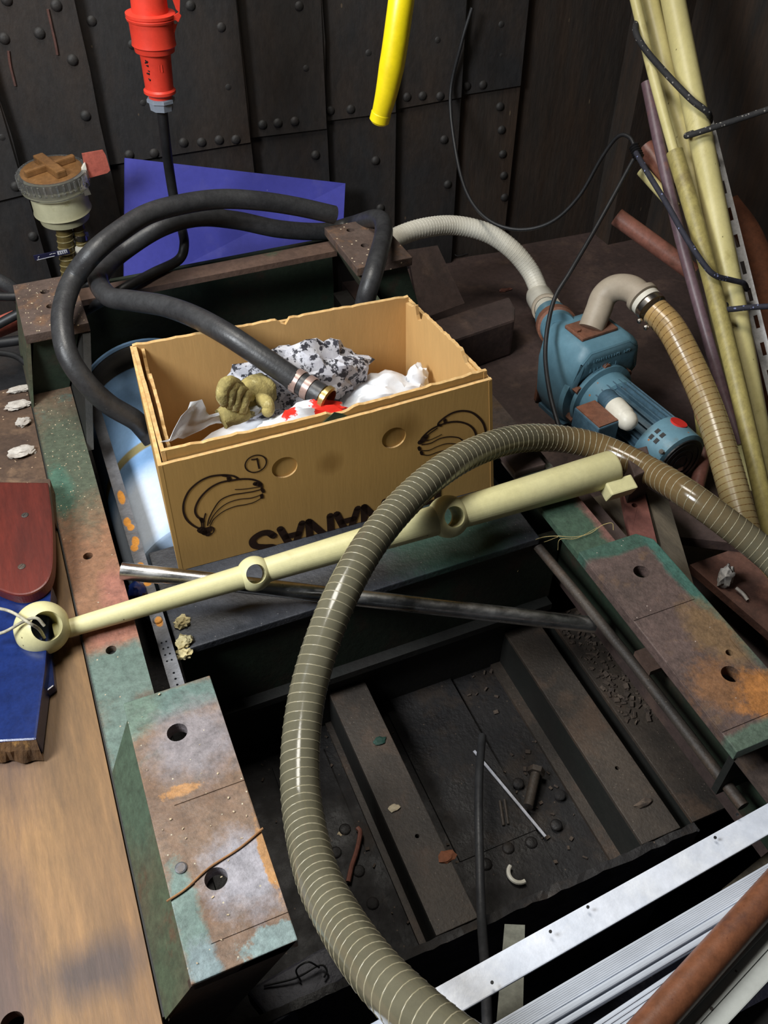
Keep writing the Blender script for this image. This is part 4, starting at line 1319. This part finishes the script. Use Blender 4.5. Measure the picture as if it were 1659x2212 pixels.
# outlet
eo = cas(.04, .0, .128)
MB().box(eo + w_ * .003, (.06, .092, .008), Matrix((u_, v_, w_)).transposed()).build('outlet_flange', m_pumprust, pm_, bevel=.003)
for s_ in (-1, 1):
    MB().lathe(eo + v_ * .037 * s_, w_, [(.007, 0), (.007, .011)], 6).build('flange_bolt', m_pumprust, pm_)
ec = [eo, eo + w_ * .035, atd(1305, 640, 1.80), atd(1330, 622, 1.785), atd(1365, 625, 1.76), atd(1400, 655, 1.735)]
ec[1] = eo.lerp(ec[2], .55)
MB().tube(smooth(ec, 8), .0268, 24).build('outlet_elbow', m_elbow, pm_, smooth=1)
hd_ = (atd(1450, 710, 1.70) - atd(1385, 640, 1.745)).normalized()
ho = atd(1385, 640, 1.745)
MB().lathe(ho, hd_, [(.027, -.004), (.033, -.002), (.033, .008), (.027, .01)], 28).build('elbow_collar', m_elbow, pm_, smooth=.5)
for s0_ in (.012, .026):
    MB().lathe(ho, hd_, [(.027, s0_), (.0305, s0_), (.0305, s0_ + .011), (.027, s0_ + .011)], 28, False, False).build('hose_clamp', m_steel if s0_ > .02 else m_white, pm_, smooth=.5)
for px, py in ((1380, 691), (1394, 705)):
    a_ = atd(px, py, 1.70)
    MB().lathe(a_ - Vector((0, 0, .004)), (.3, -.5, .8), [(.005, 0), (.0055, .004), (.003, .008)], 10).build('clamp_screw', m_steel, pm_)
# capacitor and terminal box
ca0 = MOT0 + u_ * (ML - .085) - v_ * .045 + w_ * .065
kd = (-u_ * .9 - v_ * .25 - w_ * .12).normalized()
cpx = atd(1322, 872, 1.69)
cpy = atd(1366, 920, 1.645)
kd = (cpy - cpx).normalized()
MB().lathe(cpx, kd, [(.017, -.025), (.0195, -.02), (.0195, 0), (.021, .002), (.021, .008)], 24).build('cable_gland', m_pumpd, pm_, smooth=.5)
MB().lathe(cpx, kd, [(.021, .008), (.0215, .012), (.0215, .042), (.020, .046), (.0195, .047), (.0195, .056), (.015, .067), (.006, .073)], 28).build('white_cap', m_white, pm_, smooth=.6)
tb_ = atd(1285, 915, 1.68)
rm = Matrix((u_, v_, w_)).transposed()
MB().box(tb_, (.075, .05, .045), rm).build('terminal_box', m_pumpd, pm_, bevel=.003)
MB().box(tb_ + w_ * .0235, (.07, .045, .003), rm).build('terminal_lid', m_pumprust, pm_)
# red dot and vents on the fan cover
a_ = math.radians(72)
dd_ = v_ * math.cos(a_) + w_ * math.sin(a_)
pv = MOT0 + u_ * .045 + dd_ * (MR + .0015)
MB().lathe(pv, dd_, [(.017, -.004), (.017, .0015)], 28).build('red_dot', m_redspot, pm_)
for k, (dx, aa) in enumerate(((.048, 118), (.048, 132), (.034, 118), (.034, 132))):
    a_ = math.radians(aa)
    dd_ = v_ * math.cos(a_) + w_ * math.sin(a_)
    MB().box(MOT0 + u_ * dx + dd_ * (MR + .001), (.008, .01, .003), Matrix((u_, dd_.cross(u_), dd_)).transposed()).build('vent_slot', m_black, pm_)
for aa in (15, 140):
    a_ = math.radians(aa)
    dd_ = v_ * math.cos(a_) + w_ * math.sin(a_)
    MB().lathe(MOT0 + u_ * .008 + dd_ * MR, dd_, [(.005, 0), (.005, .007)], 8).build('cover_screw', m_steel, pm_)
# inlet: white elbow with clamp
ic = [atd(1165, 622, 1.93), atd(1168, 640, 1.92), atd(1185, 648, 1.90), cas(.10, -.05, .1)]
wt = thing('white_hose', 'dirty white hose arching from the right rear mount to the pump inlet', 'hose', atd(1160, 620, 1.93))
wh = [aty(800, 548, 1.70), aty(850, 516, 1.72), aty(910, 494, 1.74), aty(980, 487, 1.76), aty(1050, 502, 1.74), aty(1105, 538, 1.70), aty(1145, 586, 1.66), aty(1166, 632, 1.61)]
wp = resample(smooth(wh, 12), .008)
MB().tube(wp, .0225, 24).build('hose_wall', m_white, wt, smooth=1)
MB().tube(helix(wp, .0222, .0085, 16), .0011, 5).build('spiral', m_white, wt, smooth=1.5)
el0 = wh[-1] + Vector((0, 0, -.012))
el1 = cas(.095, -.035, .105)
ed = (el1 - el0).normalized()
gl = (el1 - el0).length
MB().lathe(el0, ed, [(.010, -.034), (.022, -.030), (.030, -.015), (.032, .005), (.031, gl * .35)], 28).build('inlet_elbow', m_white, wt, smooth=.8)
MB().lathe(el0, ed, [(.0285, gl * .36), (.034, gl * .37), (.034, gl * .37 + .012), (.0285, gl * .37 + .013)], 28, False, False).build('hose_clamp', m_elbow, wt, smooth=.5)
MB().lathe(el0, ed, [(.027, gl * .35), (.028, gl * .62)], 28).build('inlet_tail', m_white, wt, smooth=.5)
MB().lathe(el0, ed, [(.03, gl * .6), (.036, gl * .62), (.038, gl * .98), (.036, gl)], 28).build('inlet_socket', m_pump, pm_, smooth=.5)
MB().lathe(el0, ed, [(.037, gl * .82), (.043, gl * .83), (.043, gl * .92), (.037, gl * .93)], 28, False, False).build('inlet_ring', m_pumprust, pm_, smooth=.5)
MB().box(el0 + ed * gl * .38 + Vector((-.02, -.028, -.005)), (.01, .01, .012)).build('clamp_screw', m_steel, wt)

# ------------------------------------------------------------------ pipes leaning in the right corner
def pipe(name, label, pts, r, m, cat='pipe', group=None, hollow=False, seg=20):
    P = [atd(*p) for p in pts]
    if pts[0][1] < -50:
        P.insert(0, P[0] + (P[0] - P[2]).normalized() * .28)
    b = MB()
    if len(P) == 2 and hollow:
        b.pipe(P[0], P[1], r, r * .8, seg)
    else:
        b.tube(smooth(P, 6) if len(P) > 2 else P, r, seg)
    return tag(b.build(name, m, smooth=.8), label, cat, group)


GP = 'pipes leaning in the right corner'
pipe('yellow_pipe', 'thick pale yellow pipe, rightmost of the bundle by the slotted strip', [(1440, -80, 1.76), (1456, 10, 1.76), (1500, 230, 1.755), (1552, 490, 1.75), (1605, 760, 1.74), (1665, 1100, 1.72), (1690, 1250, 1.71)], .0235, m_ypipe, group=GP)
pipe('yellow_pipe', 'pale yellow pipe in the middle of the bundle, running up out of view', [(1385, -80, 1.80), (1404, 10, 1.80), (1445, 180, 1.80), (1490, 350, 1.80), (1540, 600, 1.80), (1600, 900, 1.79), (1640, 1090, 1.78)], .0205, m_ypipe, group=GP)
pipe('yellow_pipe', 'thin yellow tube slipped into the wider yellow pipe', [(1352, -80, 1.745), (1372, 0, 1.745), (1410, 160, 1.745), (1458, 335, 1.738)], .0100, m_ypipe, group=GP)
pipe('yellow_pipe', 'dirty yellow sleeve pipe holding the thin yellow tube', [(1457, 328, 1.738), (1500, 470, 1.725), (1545, 640, 1.71), (1592, 830, 1.685), (1640, 1040, 1.655), (1668, 1170, 1.635)], .0165, m_ypipe2, group=GP)
pipe('purple_pipe', 'purplish pipe left of the yellow bundle', [(1397, 178, 1.77), (1430, 340, 1.77), (1470, 515, 1.76), (1515, 680, 1.745), (1560, 840, 1.73), (1600, 960, 1.71)], .0115, m_purple, group=GP)
pipe('copper_pipe', 'brown copper pipe with open end slanting behind the purple pipe', [(1332, 468, 1.86), (1500, 590, 1.84)], .0185, m_copper, group=GP, hollow=True)
pipe('copper_pipe', 'short reddish pipe behind the cord binding', [(1395, 318, 1.86), (1460, 400, 1.84)], .0195, m_copper, group=GP, hollow=True)
pipe('yellow_pipe', 'short pale pipe stub just under the reddish pipe', [(1386, 368, 1.86), (1460, 450, 1.84)], .012, m_ypipe, group=GP, hollow=True)
pipe('brown_pipe', 'brown pipe standing behind the pump motor end', [(1560, 850, 1.80), (1530, 955, 1.77), (1500, 1070, 1.73)], .0145, m_copper, group=GP)
pipe('yellow_pipe', 'dull yellow pipe glimpsed behind the tan pump hose', [(1520, 880, 1.78), (1530, 960, 1.77)], .02, m_ypipe2, group=GP)
pipe('rusty_pipe', 'curved rusty pipe behind the white slotted strip', [(1570, 440, 1.95), (1620, 510, 1.94), (1650, 600, 1.93), (1662, 720, 1.92), (1680, 900, 1.9)], .027, m_rustpipe, group=GP)
# slotted white strip
sa, sb = atd(1528, 262, 1.80), atd(1700, 960, 1.765)
sd = (sb - sa).normalized()
tocam = (CAM - (sa + sb) / 2).normalized()
sv = sd.cross(tocam).normalized()
sn = sv.cross(sd).normalized()
rm = Matrix((sd, sv, sn)).transposed()
sl = (sb - sa).length
cut = MB()
nsl = 12
for k in range(nsl):
    cut.box(sa + sd * (sl * (k + .5) / nsl), (.027, .0075, .03), rm)
b = MB().box((sa + sb) / 2, (sl, .023, .002), rm)
ss = b.build('slotted_strip', m_slot, cuts=cut)
tag(ss, 'white slotted steel strip to the right of the yellow pipes', 'steel strip', GP)
MB().box((sa + sb) / 2 + sv * .0115 - sn * .011, (sl, .002, .022), rm).build('side_flange', m_slot, ss)

# cords
def cord(label, pts, r, m, group='stretch cords round the pipes'):
    P = [atd(*p) for p in pts]
    if pts[-1][0] > 1659:
        P.append(P[-1] + (P[-1] - P[-2]) / (P[-1] - P[-2]).x * (1.615 - P[-1].x))
    return tag(MB().tube(smooth(P, 8), r, 10).build('stretch_cord', m, smooth=1), label, 'cord', group)


cord('flecked cord winding round the top of the yellow pipes', [(1378, 40, 1.76), (1373, 68, 1.73), (1395, 108, 1.725), (1440, 160, 1.725), (1490, 212, 1.718), (1515, 232, 1.715), (1531, 246, 1.725), (1534, 262, 1.76)], .0062, m_cord2)
cord('flecked cord stretched right from the yellow pipes at the top', [(1500, 286, 1.745), (1483, 293, 1.735), (1500, 289, 1.72), (1600, 256, 1.70), (1690, 226, 1.68)], .0060, m_cord2)
cord('blue flecked cord slanting from the binding across the pipes', [(1374, 330, 1.79), (1400, 375, 1.75), (1440, 440, 1.72), (1480, 510, 1.695), (1520, 570, 1.685), (1545, 595, 1.685), (1580, 605, 1.70), (1606, 612, 1.715), (1613, 625, 1.75)], .0055, m_cord)
cord('blue cord pulled right from the yellow pipes at mid height', [(1572, 655, 1.74), (1563, 667, 1.715), (1580, 668, 1.69), (1620, 664, 1.67), (1690, 660, 1.65)], .0055, m_cord)
tw = [(940, -30, 2.10), (945, 60, 2.10), (965, 200, 2.10), (985, 330, 2.10), (1010, 420, 2.08), (1055, 475, 2.05), (1120, 496, 2.02), (1190, 480, 1.98), (1250, 425, 1.93), (1300, 340, 1.87), (1335, 295, 1.83), (1360, 297, 1.81), (1374, 325, 1.80)]
tw = [atd(*p) for p in tw]
for p in tw:
    p.y = min(p.y, WY - .045)
tag(MB().tube(smooth(tw, 8), .0042, 10).build('thin_cable', m_cable, smooth=1), 'thin black cable sagging along the hull wall to the pipes', 'cable')
tw = [(1368, 345, 1.80), (1330, 415, 1.80), (1280, 505, 1.80), (1230, 590, 1.79), (1200, 640, 1.79), (1184, 700, 1.78), (1178, 770, 1.76), (1188, 850, 1.72), (1208, 925, 1.68)]
tag(MB().tube(smooth([atd(*p) for p in tw], 8), .0046, 10).build('thin_cable', m_cable, smooth=1), 'thin black cable dropping from the pipes past the pump', 'cable')
ba, bb = atd(1370, 316, 1.80), atd(1380, 340, 1.795)
bs = MB()
for k in range(6):
    bs.lathe(ba.lerp(bb, k / 5), bb - ba, [(.009, -.0024), (.0115, 0), (.009, .0024)], 14)
tag(bs.build('cord_binding', m_black, smooth=1), 'black wound binding joining the thin cable and the blue cord', 'binding')

# ------------------------------------------------------------------ odds behind and right of the box
q = [at(880, 540, .03), at(945, 530, .03), at(1004, 655, -.08), at(908, 690, -.08)]
MB_ = MB().slab(q, .012)
tag(MB_.build('sloping_plate', m_brownplate), 'brown steel plate sloping down behind the box', 'steel plate')
q = [at(905, 700, -.1), at(1100, 640, -.1), at(1113, 665, -.1), at(1112, 690, -.1), at(905, 760, -.1)]
tag(MB().hexa([Vector((v.x, v.y, -.2)) for v in q], q).build('steel_box_section', m_brownplate, bevel=.006), 'dark brown steel box section on the deck behind the box', 'steel section')
q = [at(1240, 1085, -.05), at(1335, 1060, -.06), at(1372, 1150, -.06), at(1310, 1180, -.05)]
tag(MB().slab(q, .02).build('timber_board', m_board1), 'grey weathered board beside the green top of the right bearer', 'board', 'offcuts right of the bearer')
q = [at(1343, 1055, -.04), at(1388, 1045, -.04), at(1420, 1175, -.045), at(1362, 1165, -.045)]
c_ = at(1371, 1090, -.04)
cut = hole(MB(), c_, .005, .05)
tag(MB().slab(q, .018).build('timber_board', m_board2, cuts=cut), 'faded red board with a hole right of the bearer', 'board', 'offcuts right of the bearer')
q = [at(1392, 1050, -.05), at(1444, 1080, -.05), at(1480, 1200, -.05), at(1500, 1268, -.05), at(1440, 1215, -.05)]
tag(MB().slab(q, .02).build('timber_board', m_board1), 'pointed grey splintered board next to the faded red board', 'board', 'offcuts right of the bearer')
q = [at(1440, 1085, -.10), at(1528, 1058, -.10), at(1640, 1180, -.10), at(1470, 1160, -.10)]
tag(MB().slab(q, .02).build('brown_plate', m_brownplate), 'purple-brown flat plate under the long grey hose', 'steel plate')
q = [at(1350, 975, .02), at(1398, 962, .02), at(1412, 1010, .02), at(1370, 1030, .02)]
tag(MB().hexa([Vector((v.x, v.y, -.2)) for v in q], q).build('steel_stub', m_brownplate, bevel=.003), 'short square steel stub standing by the motor fan cover', 'steel stub')
q = [at(1490, 1220, -.12), at(1600, 1180, -.12), at(1700, 1300, -.12), at(1700, 1400, -.12)]
tag(MB().slab(q, .016).build('rusty_plate', m_rplate), 'rust-red flat plate at the lower right behind the block', 'steel plate')
tag(MB().bx(.735, .76, .3, .95, -.2, -.03).build('angle_bar', m_brownplate), 'brown angle bar along the outer side of the right block', 'steel bar')
tag(crumple(at(1568, 1245, -.10), (.012, .012, .022), 6, .4, 3).build('paper_scrap', m_tissue, smooth=.5), 'crumpled white scrap on the rust-red plate', 'scrap')
tag(MB().tube(smooth([at(1590, 1270, -.11), at(1605, 1283, -.112), at(1615, 1296, -.115)], 4), .003, 6).build('white_fragment', m_tissue), 'thin white fragment next to the crumpled scrap', 'scrap')
tag(MB().bx(.64, .70, .935, 1.0, -.0005, .012).build('steel_shim', m_brownplate, bevel=.003), 'small dark shim on the right bearer beside the box', 'shim')

# ------------------------------------------------------------------ red handle and blue plank on the left
PZ = .032
q = [at(-160, 1270, PZ), at(112, 1262, PZ), at(97, 1450, PZ), at(78, 1598, PZ), at(-180, 1612, PZ)]
bp = tag(MB().slab(q, .034).build('blue_plank', m_bluepaint, bevel=.003), 'navy gloss painted plank with a broken end on the plywood', 'plank')
q2 = [at(76, 1600, PZ), at(-160, 1612, PZ), at(-160, 1655, PZ - .002), at(-60, 1650, PZ - .004), at(0, 1640, PZ - .003), at(60, 1628, PZ - .006)]
b = MB().slab([at(78, 1599, PZ - .003), at(-180, 1612, PZ - .003), at(-180, 1640, .004), at(-60, 1648, .003), at(10, 1652, .002), at(55, 1646, .003), at(74, 1630, .008)], .004)
b = MB()
n_ = 28
top, botm = [], []
for i in range(n_ + 1):
    f = i / n_
    tp = at(78 - 258 * f, 1598 + 13 * f, PZ - .001)
    d_ = Vector((0, -1, 0)) * (.012 + .008 * noise.noise(Vector((f * 9, 2, 0))))
    top.append(tp)
    botm.append(Vector((tp.x, tp.y, .0)) + d_)
tv = [b.bm.verts.new(p) for p in top]
mv = [b.bm.verts.new(p.lerp(c, .5) + Vector((0, -.006 * abs(noise.noise(p * 90)), .003))) for p, c in zip(top, botm)]
bv = [b.bm.verts.new(p) for p in botm]
kv = [b.bm.verts.new(Vector((p.x, p.y + .03, 0))) for p in top]
for i in range(n_):
    b.bm.faces.new((tv[i], tv[i + 1], mv[i + 1], mv[i]))
    b.bm.faces.new((mv[i], mv[i + 1], bv[i + 1], bv[i]))
    b.bm.faces.new((bv[i], bv[i + 1], kv[i + 1], kv[i]))
    b.bm.faces.new((kv[i], kv[i + 1], tv[i + 1], tv[i]))
b.build('broken_end', m_rotten, bp)
HZ = .052
c_ = at(44, 1225, HZ)
pr = at(116, 1200, HZ)
pts = [at(-60, 1040, HZ), at(104, 1042, HZ), at(113, 1120, HZ), at(115, 1200, HZ), at(110, 1240, HZ), at(95, 1265, HZ), at(68, 1281, HZ), at(38, 1285, HZ), at(10, 1278, HZ), at(-20, 1264, HZ), at(-60, 1235, HZ)]
pts = [pts[0]] + smooth(pts[1:], 5) if True else pts
hd = MB().slab(pts, .020).build('wooden_handle', m_paddle, bevel=.003)
tag(hd, 'round-ended varnished red-brown wood piece screwed over the blue plank', 'wood piece')
for px, py in ((54, 1113), (47, 1224)):
    s_ = at(px, py, HZ)
    cut = MB().box(s_ + Vector((0, 0, .002)), (.012, .0015, .002), Matrix.Rotation(.8, 3, 'Z'))
    MB().lathe(s_ - Vector((0, 0, .004)), (0, 0, 1), [(.0055, 0), (.0055, .0047), (.004, .0055)], 16).build('screw', m_bar, hd, cuts=cut)
q = [at(-60, 1030, .034), at(108, 1035, .034), at(112, 1110, .034), at(-60, 1110, .034)]
tag(MB().slab(q, .034).build('wood_offcut', m_grime), 'rough wood offcut under the far end of the red-brown piece', 'wood offcut')
q = [at(95, 1430, .012), at(112, 1420, .012), at(118, 1480, .012), at(92, 1500, .012)]
tag(MB().slab(q, .014).build('blue_block', m_bluepaint, bevel=.002), 'small dark blue block beside the blue plank', 'block')

# ------------------------------------------------------------------ aluminium lengths at the near right
def bar(name, label, tl, tr, bl_, br_, z0, z1, th, m, cat, ribs=0):
    """flat length given by its two long edges; z0 left, z1 right"""
    A, B = at(*tl, z0), at(*tr, z1)
    D_, E_ = at(*bl_, z0), at(*br_, z1)
    b = MB().slab([A, B, E_, D_], th)
    return A, B, D_, E_, tag(b.build(name, m, bevel=min(.0015, th / 3)), label, cat)


A, B, D_, E_, a1 = bar('aluminium_bar', 'bright wide aluminium flat bar across the near end, topmost', (330, 2472), (2200, 1434), (330, 2572), (2200, 1490), .003, .02, .004, m_alu, 'bar')
for px, py in ((1063, 2122), (1270, 1959), (1189, 2012), (1508, 1793), (1545, 1809), (1593, 1759)):
    p = at(px, py, .0203)
    MB().lathe(p - Vector((0, 0, .001)), (0, 0, 1), [(.0018, 0), (.0018, .0014)], 10).build('pin_hole', m_black, a1)
A, B, D_, E_, a2 = bar('aluminium_rail', 'ribbed aluminium rail lying second from the far side', (930, 2290), (2200, 1548), (1130, 2270), (2200, 1633), .03, .03, .010, m_alu2, 'rail')
dl = (B - A).normalized()
acr = (D_ - A)
acr = (acr - dl * acr.dot(dl))
wd = acr.length
acr.normalize()
nl = Vector((0, 0, 1))
ln = (B - A).length
rm = Matrix((dl, acr, nl)).transposed()
for k in range(9):
    MB().box(A + dl * ln / 2 + acr * (wd * (.06 + .055 * k)) + nl * .0004, (ln, .0016, .0018), rm).build('rib', m_alu2, a2)
MB().box(A + dl * ln / 2 + acr * (wd * .68) + nl * .003, (ln, .007, .007), rm).build('edge_bead', m_alu2, a2, bevel=.002)
MB().box(A + dl * ln / 2 + acr * (wd * .92) + nl * .001, (ln, .006, .005), rm).build('edge_bead', m_alu2, a2, bevel=.0015)
A, B, D_, E_, a3 = bar('aluminium_rail', 'ribbed aluminium rail half hidden under the copper pipe', (1200, 2265), (1660, 1960), (1330, 2290), (1700, 2020), .022, .022, .006, m_alu2, 'rail')
dl = (B - A).normalized()
acr = (D_ - A) - dl * (D_ - A).dot(dl)
wd = acr.length
acr.normalize()
ln = (B - A).length
rm = Matrix((dl, acr, nl)).transposed()
for k in range(7):
    MB().box(A + dl * ln / 2 + acr * (wd * (.1 + .12 * k)) + nl * .0004, (ln, .0015, .0016), rm).build('rib', m_alu2, a3)
ca, cb2 = at(1340, 2290, .055), at(1740, 1842, .055)
cp = MB().pipe(ca, cb2, .0165, .0135, 32).build('copper_pipe', m_copper2, smooth=.6)
tag(cp, 'brown copper pipe lying over the aluminium rails', 'pipe')
A, B, D_, E_, g1 = bar('grey_profile', 'grey plastic profile nearest in the lower right corner', (1390, 2280), (1740, 1905), (1500, 2290), (1740, 2035), .035, .035, .016, m_grey, 'profile')
dl = (B - A).normalized()
acr = (D_ - A) - dl * (D_ - A).dot(dl)
wd = acr.length
acr.normalize()
ln = (B - A).length
rm = Matrix((dl, acr, nl)).transposed()
MB().box(A + dl * ln / 2 + acr * wd * .06 + nl * .002, (ln, .006, .006), rm).build('edge_bead', m_grey, g1, bevel=.0015)
MB().box(A + dl * ln / 2 + acr * wd * .45 + nl * .0008, (ln, .003, .002), rm).build('edge_bead', m_grey, g1)
q = [at(1560, 1920, -.03), at(1720, 1790, -.03), at(1760, 1880, -.03), at(1600, 1990, -.03)]
tag(MB().slab(q, .02).build('timber_offcut', m_board1), 'grey-green timber offcut under the aluminium rails', 'wood offcut')
q = [at(1090, 1996, -.10), at(1134, 1998, -.10), at(1128, 2260, -.06), at(1068, 2260, -.06)]
tag(MB().slab(q, .003).build('aluminium_scrap', m_scrap), 'short aluminium strip passing under the bright flat bar', 'strip')
tag(MB().bx(.10, .9, .06, .12, -.04, .0).build('near_cross_bar', m_dark), 'dark cross bar carrying the aluminium lengths', 'beam')
# sump edge below the near block
q = [at(530, 2140, -.30), at(760, 2010, -.30), at(800, 2080, -.30), at(590, 2215, -.30)]
tag(MB().slab(q, .05).build('sump_step', m_navy, bevel=.004), 'dark oily step below the near end of the left block', 'step')
q = [at(655, 2020, -.42), at(640, 1700, -.42)]

# ------------------------------------------------------------------ small things in the pit
bt = [at(1042, 1590, -.30), at(1036, 1660, -.28), at(1034, 1740, -.27), at(1036, 1850, -.265), at(1040, 1980, -.25), at(1048, 2100, -.20), at(1054, 2260, -.16)]
tag(MB().tube(smooth(bt, 8), .0068, 14).build('black_tube', m_rubber, smooth=1), 'thin black tube rising out of the pit over the sill plate', 'tube')
a_, b_ = at(1024, 1622, -.385), at(1178, 1807, -.388)
dq = (b_ - a_).normalized()
MBs = MB().box((a_ + b_) / 2, ((b_ - a_).length, .0045, .002), Matrix((dq, Vector((0, 0, 1)).cross(dq), Vector((0, 0, 1)))).transposed())
tag(MBs.build('white_strip', m_tagwhite), 'thin white strip lying on the pit floor', 'strip')
p = at(1148, 1700, -.37)
bo = thing('hex_bolt', 'steel hex bolt lying on the pit floor', 'bolt', p)
a_, b_ = at(1157, 1672, -.378), at(1141, 1742, -.378)
MB().cyl(a_, b_, .0085, 16).build('shank', m_bar, bo, smooth=.6)
MB().lathe(a_, a_ - b_, [(.015, 0), (.015, .01)], 6).build('head', m_bar, bo)
for k, (px, py, r) in enumerate(((1082, 1755, .0025), (1092, 1752, .0022))):
    a_, b_ = at(px - 2, py - 25, -.389), at(px + 6, py + 28, -.389)
    tag(MB().cyl(a_, b_, r, 8).build('nail', m_bar), ('thin nail' if k else 'thicker nail') + ' on the pit floor left of the white strip', 'nail', 'nails on the pit floor')
c_ = at(1120, 1885, -.386)
pts = [c_ + Vector((.016 * math.cos(t), .016 * math.sin(t), 0)) for t in np.linspace(2.0, 4.9, 14)]
tag(MB().tube(pts, .0036, 8).build('white_crescent', m_white), 'white crescent fragment on the pit floor', 'fragment')
tag(MB().tube(smooth([at(772, 1788, -.385), at(778, 1800, -.385), at(770, 1840, -.385), at(760, 1870, -.385), at(752, 1905, -.385)], 6), .004, 8).build('bent_hook', m_copper), 'bent rusty hook on the floor left of the first bar', 'hook')
ct = [at(570, 2130, -.295), at(640, 2112, -.29), at(690, 2085, -.288), at(706, 2096, -.29), at(700, 2112, -.292)]
tag(MB().tube(smooth(ct, 8), .0016, 6).build('cable_tie', m_cable), 'black cable tie on the dark step near the bottom', 'cable tie')
ct = [at(650, 2120, -.294), at(640, 2095, -.28), at(665, 2078, -.27), at(690, 2090, -.285)]
tag(MB().tube(smooth(ct, 8), .0013, 6).build('wire_loop', m_cable), 'thin dark wire loop next to the cable tie', 'wire')

tag(crumple(at(1092, 626, -.197), (.018, .006, .003), 14, .5, 2).build('dry_leaf', m_copper), 'brown dry leaf on the deck below the white hose', 'leaf')
wl = [at(955, 555, -.19), at(965, 540, -.19), at(985, 548, -.19), at(1000, 535, -.18), at(990, 520, -.16), at(975, 528, -.17), at(985, 552, -.19), at(1010, 548, -.19)]
tag(MB().tube(smooth(wl, 6), .0012, 5).build('wire_loop', m_cable), 'thin wire coil at the foot of the hull wall', 'wire')
# debris flakes
def flakes(name, label, pts, size, m, kind='stuff', seed=1, n=1):
    rnd = random.Random(seed)
    b = MB()
    for p in pts:
        s_ = size * rnd.uniform(.5, 1.5)
        R3 = Matrix.Rotation(rnd.uniform(0, 6.3), 3, 'Z') @ Matrix.Rotation(rnd.uniform(-.4, .4), 3, 'X')
        b.box(p + Vector((0, 0, s_ * .15)), (s_, s_ * rnd.uniform(.3, .8), s_ * .3), R3)
    return tag(b.build(name, m), label, 'debris', kind=kind)


rnd = random.Random(3)
flakes('dirt_flakes', 'dark dirt flakes on the steel bar under the right bearer', [Vector((rnd.uniform(.705, .775), rnd.uniform(.58, .84), -.299)) for _ in range(220)], .007, m_debris, seed=4)
flakes('pale_chips', 'pale chips and grit on the left bearer', [Vector((rnd.uniform(-.09, -.024), rnd.uniform(1.12, 1.47), .0002)) for _ in range(110)], .0017, m_chip, seed=5)
flakes('grit', 'light grit on the left rear mount plate', [Vector((rnd.uniform(-.066, .038), rnd.uniform(1.47, 1.65), .1402)) for _ in range(90)], .0019, m_chip, seed=6)
flakes('floor_grit', 'scattered dark grit on the pit floor', [Vector((rnd.uniform(.1, .69), rnd.uniform(.41, .84), -.3985)) for _ in range(260)], .006, m_debris, seed=8)
flakes('block_grit', 'tiny pale flecks on the left block', [Vector((rnd.uniform(-.05, .05), rnd.uniform(.35, .69), .0613)) for _ in range(26)], .0022, m_chip, seed=9)

for px, py, z, m_, dm, lab in ((851, 1745, -.298, m_chip, (.009, .006, .002), 'pale flake on the first pit bar from the left'), (820, 1600, -.298, m_greencard, (.011, .008, .002), 'green paint flake on the first pit bar from the left'),
                               (1390, 1735, -.298, m_debris, (.016, .006, .005), 'dry curled leaf on the middle right pit bar'), (966, 1850, -.298, m_rustpipe, (.014, .009, .003), 'rust flake at the near end of the first pit bar'),
                               (738, 1800, -.395, m_chip, (.010, .005, .003), 'pale chip on the floor left of the first pit bar')):
    tag(crumple(at(px, py, z), dm, px % 17, .4, 2).build('flake', m_), lab, 'flake')
for k, (px, py, z, dm, lab) in enumerate(((36, 875, 0, (.02, .012, .004), 'torn paper strip on the grimy board, second from the far edge'),
                                          (45, 840, 0, (.022, .008, .004), 'torn paper strip nearest the far edge of the grimy board'),
                                          (50, 912, 0, (.012, .01, .006), 'small pale wad in the middle of the grimy board'),
                                          (48, 975, 0, (.022, .014, .005), 'flattened silvery paper wad near the red-brown wood piece'))):
    tag(crumple(at(px, py, .003), dm, 30 + k, .5, 3).build('paper_scrap', m_tissue, smooth=.4), lab, 'scrap', 'scraps on the grimy board')
for k, (px, py, lab) in enumerate(((394, 1343, 'yellowed foam crumb on the shelf edge, farthest of three'), (398, 1385, 'yellowed foam crumb in the middle of three on the shelf edge'),
                                   (399, 1412, 'yellowed foam crumb at the lip of the shelf'))):
    p = at(px, py, -.055 if k < 2 else -.062)
    tag(crumple(p, (.011, .009, .006), 40 + k, .6, 3).build('foam_crumb', m_foam, smooth=.4), lab, 'foam crumb', 'foam crumbs')
tag(crumple(at(296, 1277, -.045), (.014, .017, .012), 50, .3, 3).build('blue_plastic_lump', m_bluepaint, smooth=.6), 'shiny dark blue lump beside the strip below the chrome tube', 'lump')

# fibres and reed
b = MB()
b.tube(smooth([at(1150, 1168, -.08), at(1175, 1160, -.02), at(1205, 1158, .004), at(1240, 1160, .004), at(1275, 1152, .006), at(1300, 1135, .012), at(1322, 1130, .015), at(1325, 1145, .006)], 6), .0005, 5)
b.tube(smooth([at(1118, 1235, -.14), at(1135, 1190, -.11), at(1148, 1168, -.105), at(1170, 1172, -.09), at(1205, 1160, .003)], 6), .0005, 5)
b.tube(smooth([at(1205, 1188, -.03), at(1210, 1165, .002), at(1245, 1163, .004), at(1290, 1140, .006)], 6), .0005, 5)
tag(b.build('straw_fibres', m_fibre), 'straw-coloured fibres snagged on the green right bearer', 'fibres')
b = MB()
b.tube(smooth([at(360, 1947, .0625), at(402, 1919, .0625), at(452, 1874, .0635), at(517, 1832, .063), at(568, 1789, .064)], 6), [.0012] * 25, 6)
tag(b.build('dry_reed', m_twig), 'dry reed lying across the left mounting block', 'reed')

# fill the deck posts under the right side of the near bars
bpy.context.view_layer.update()
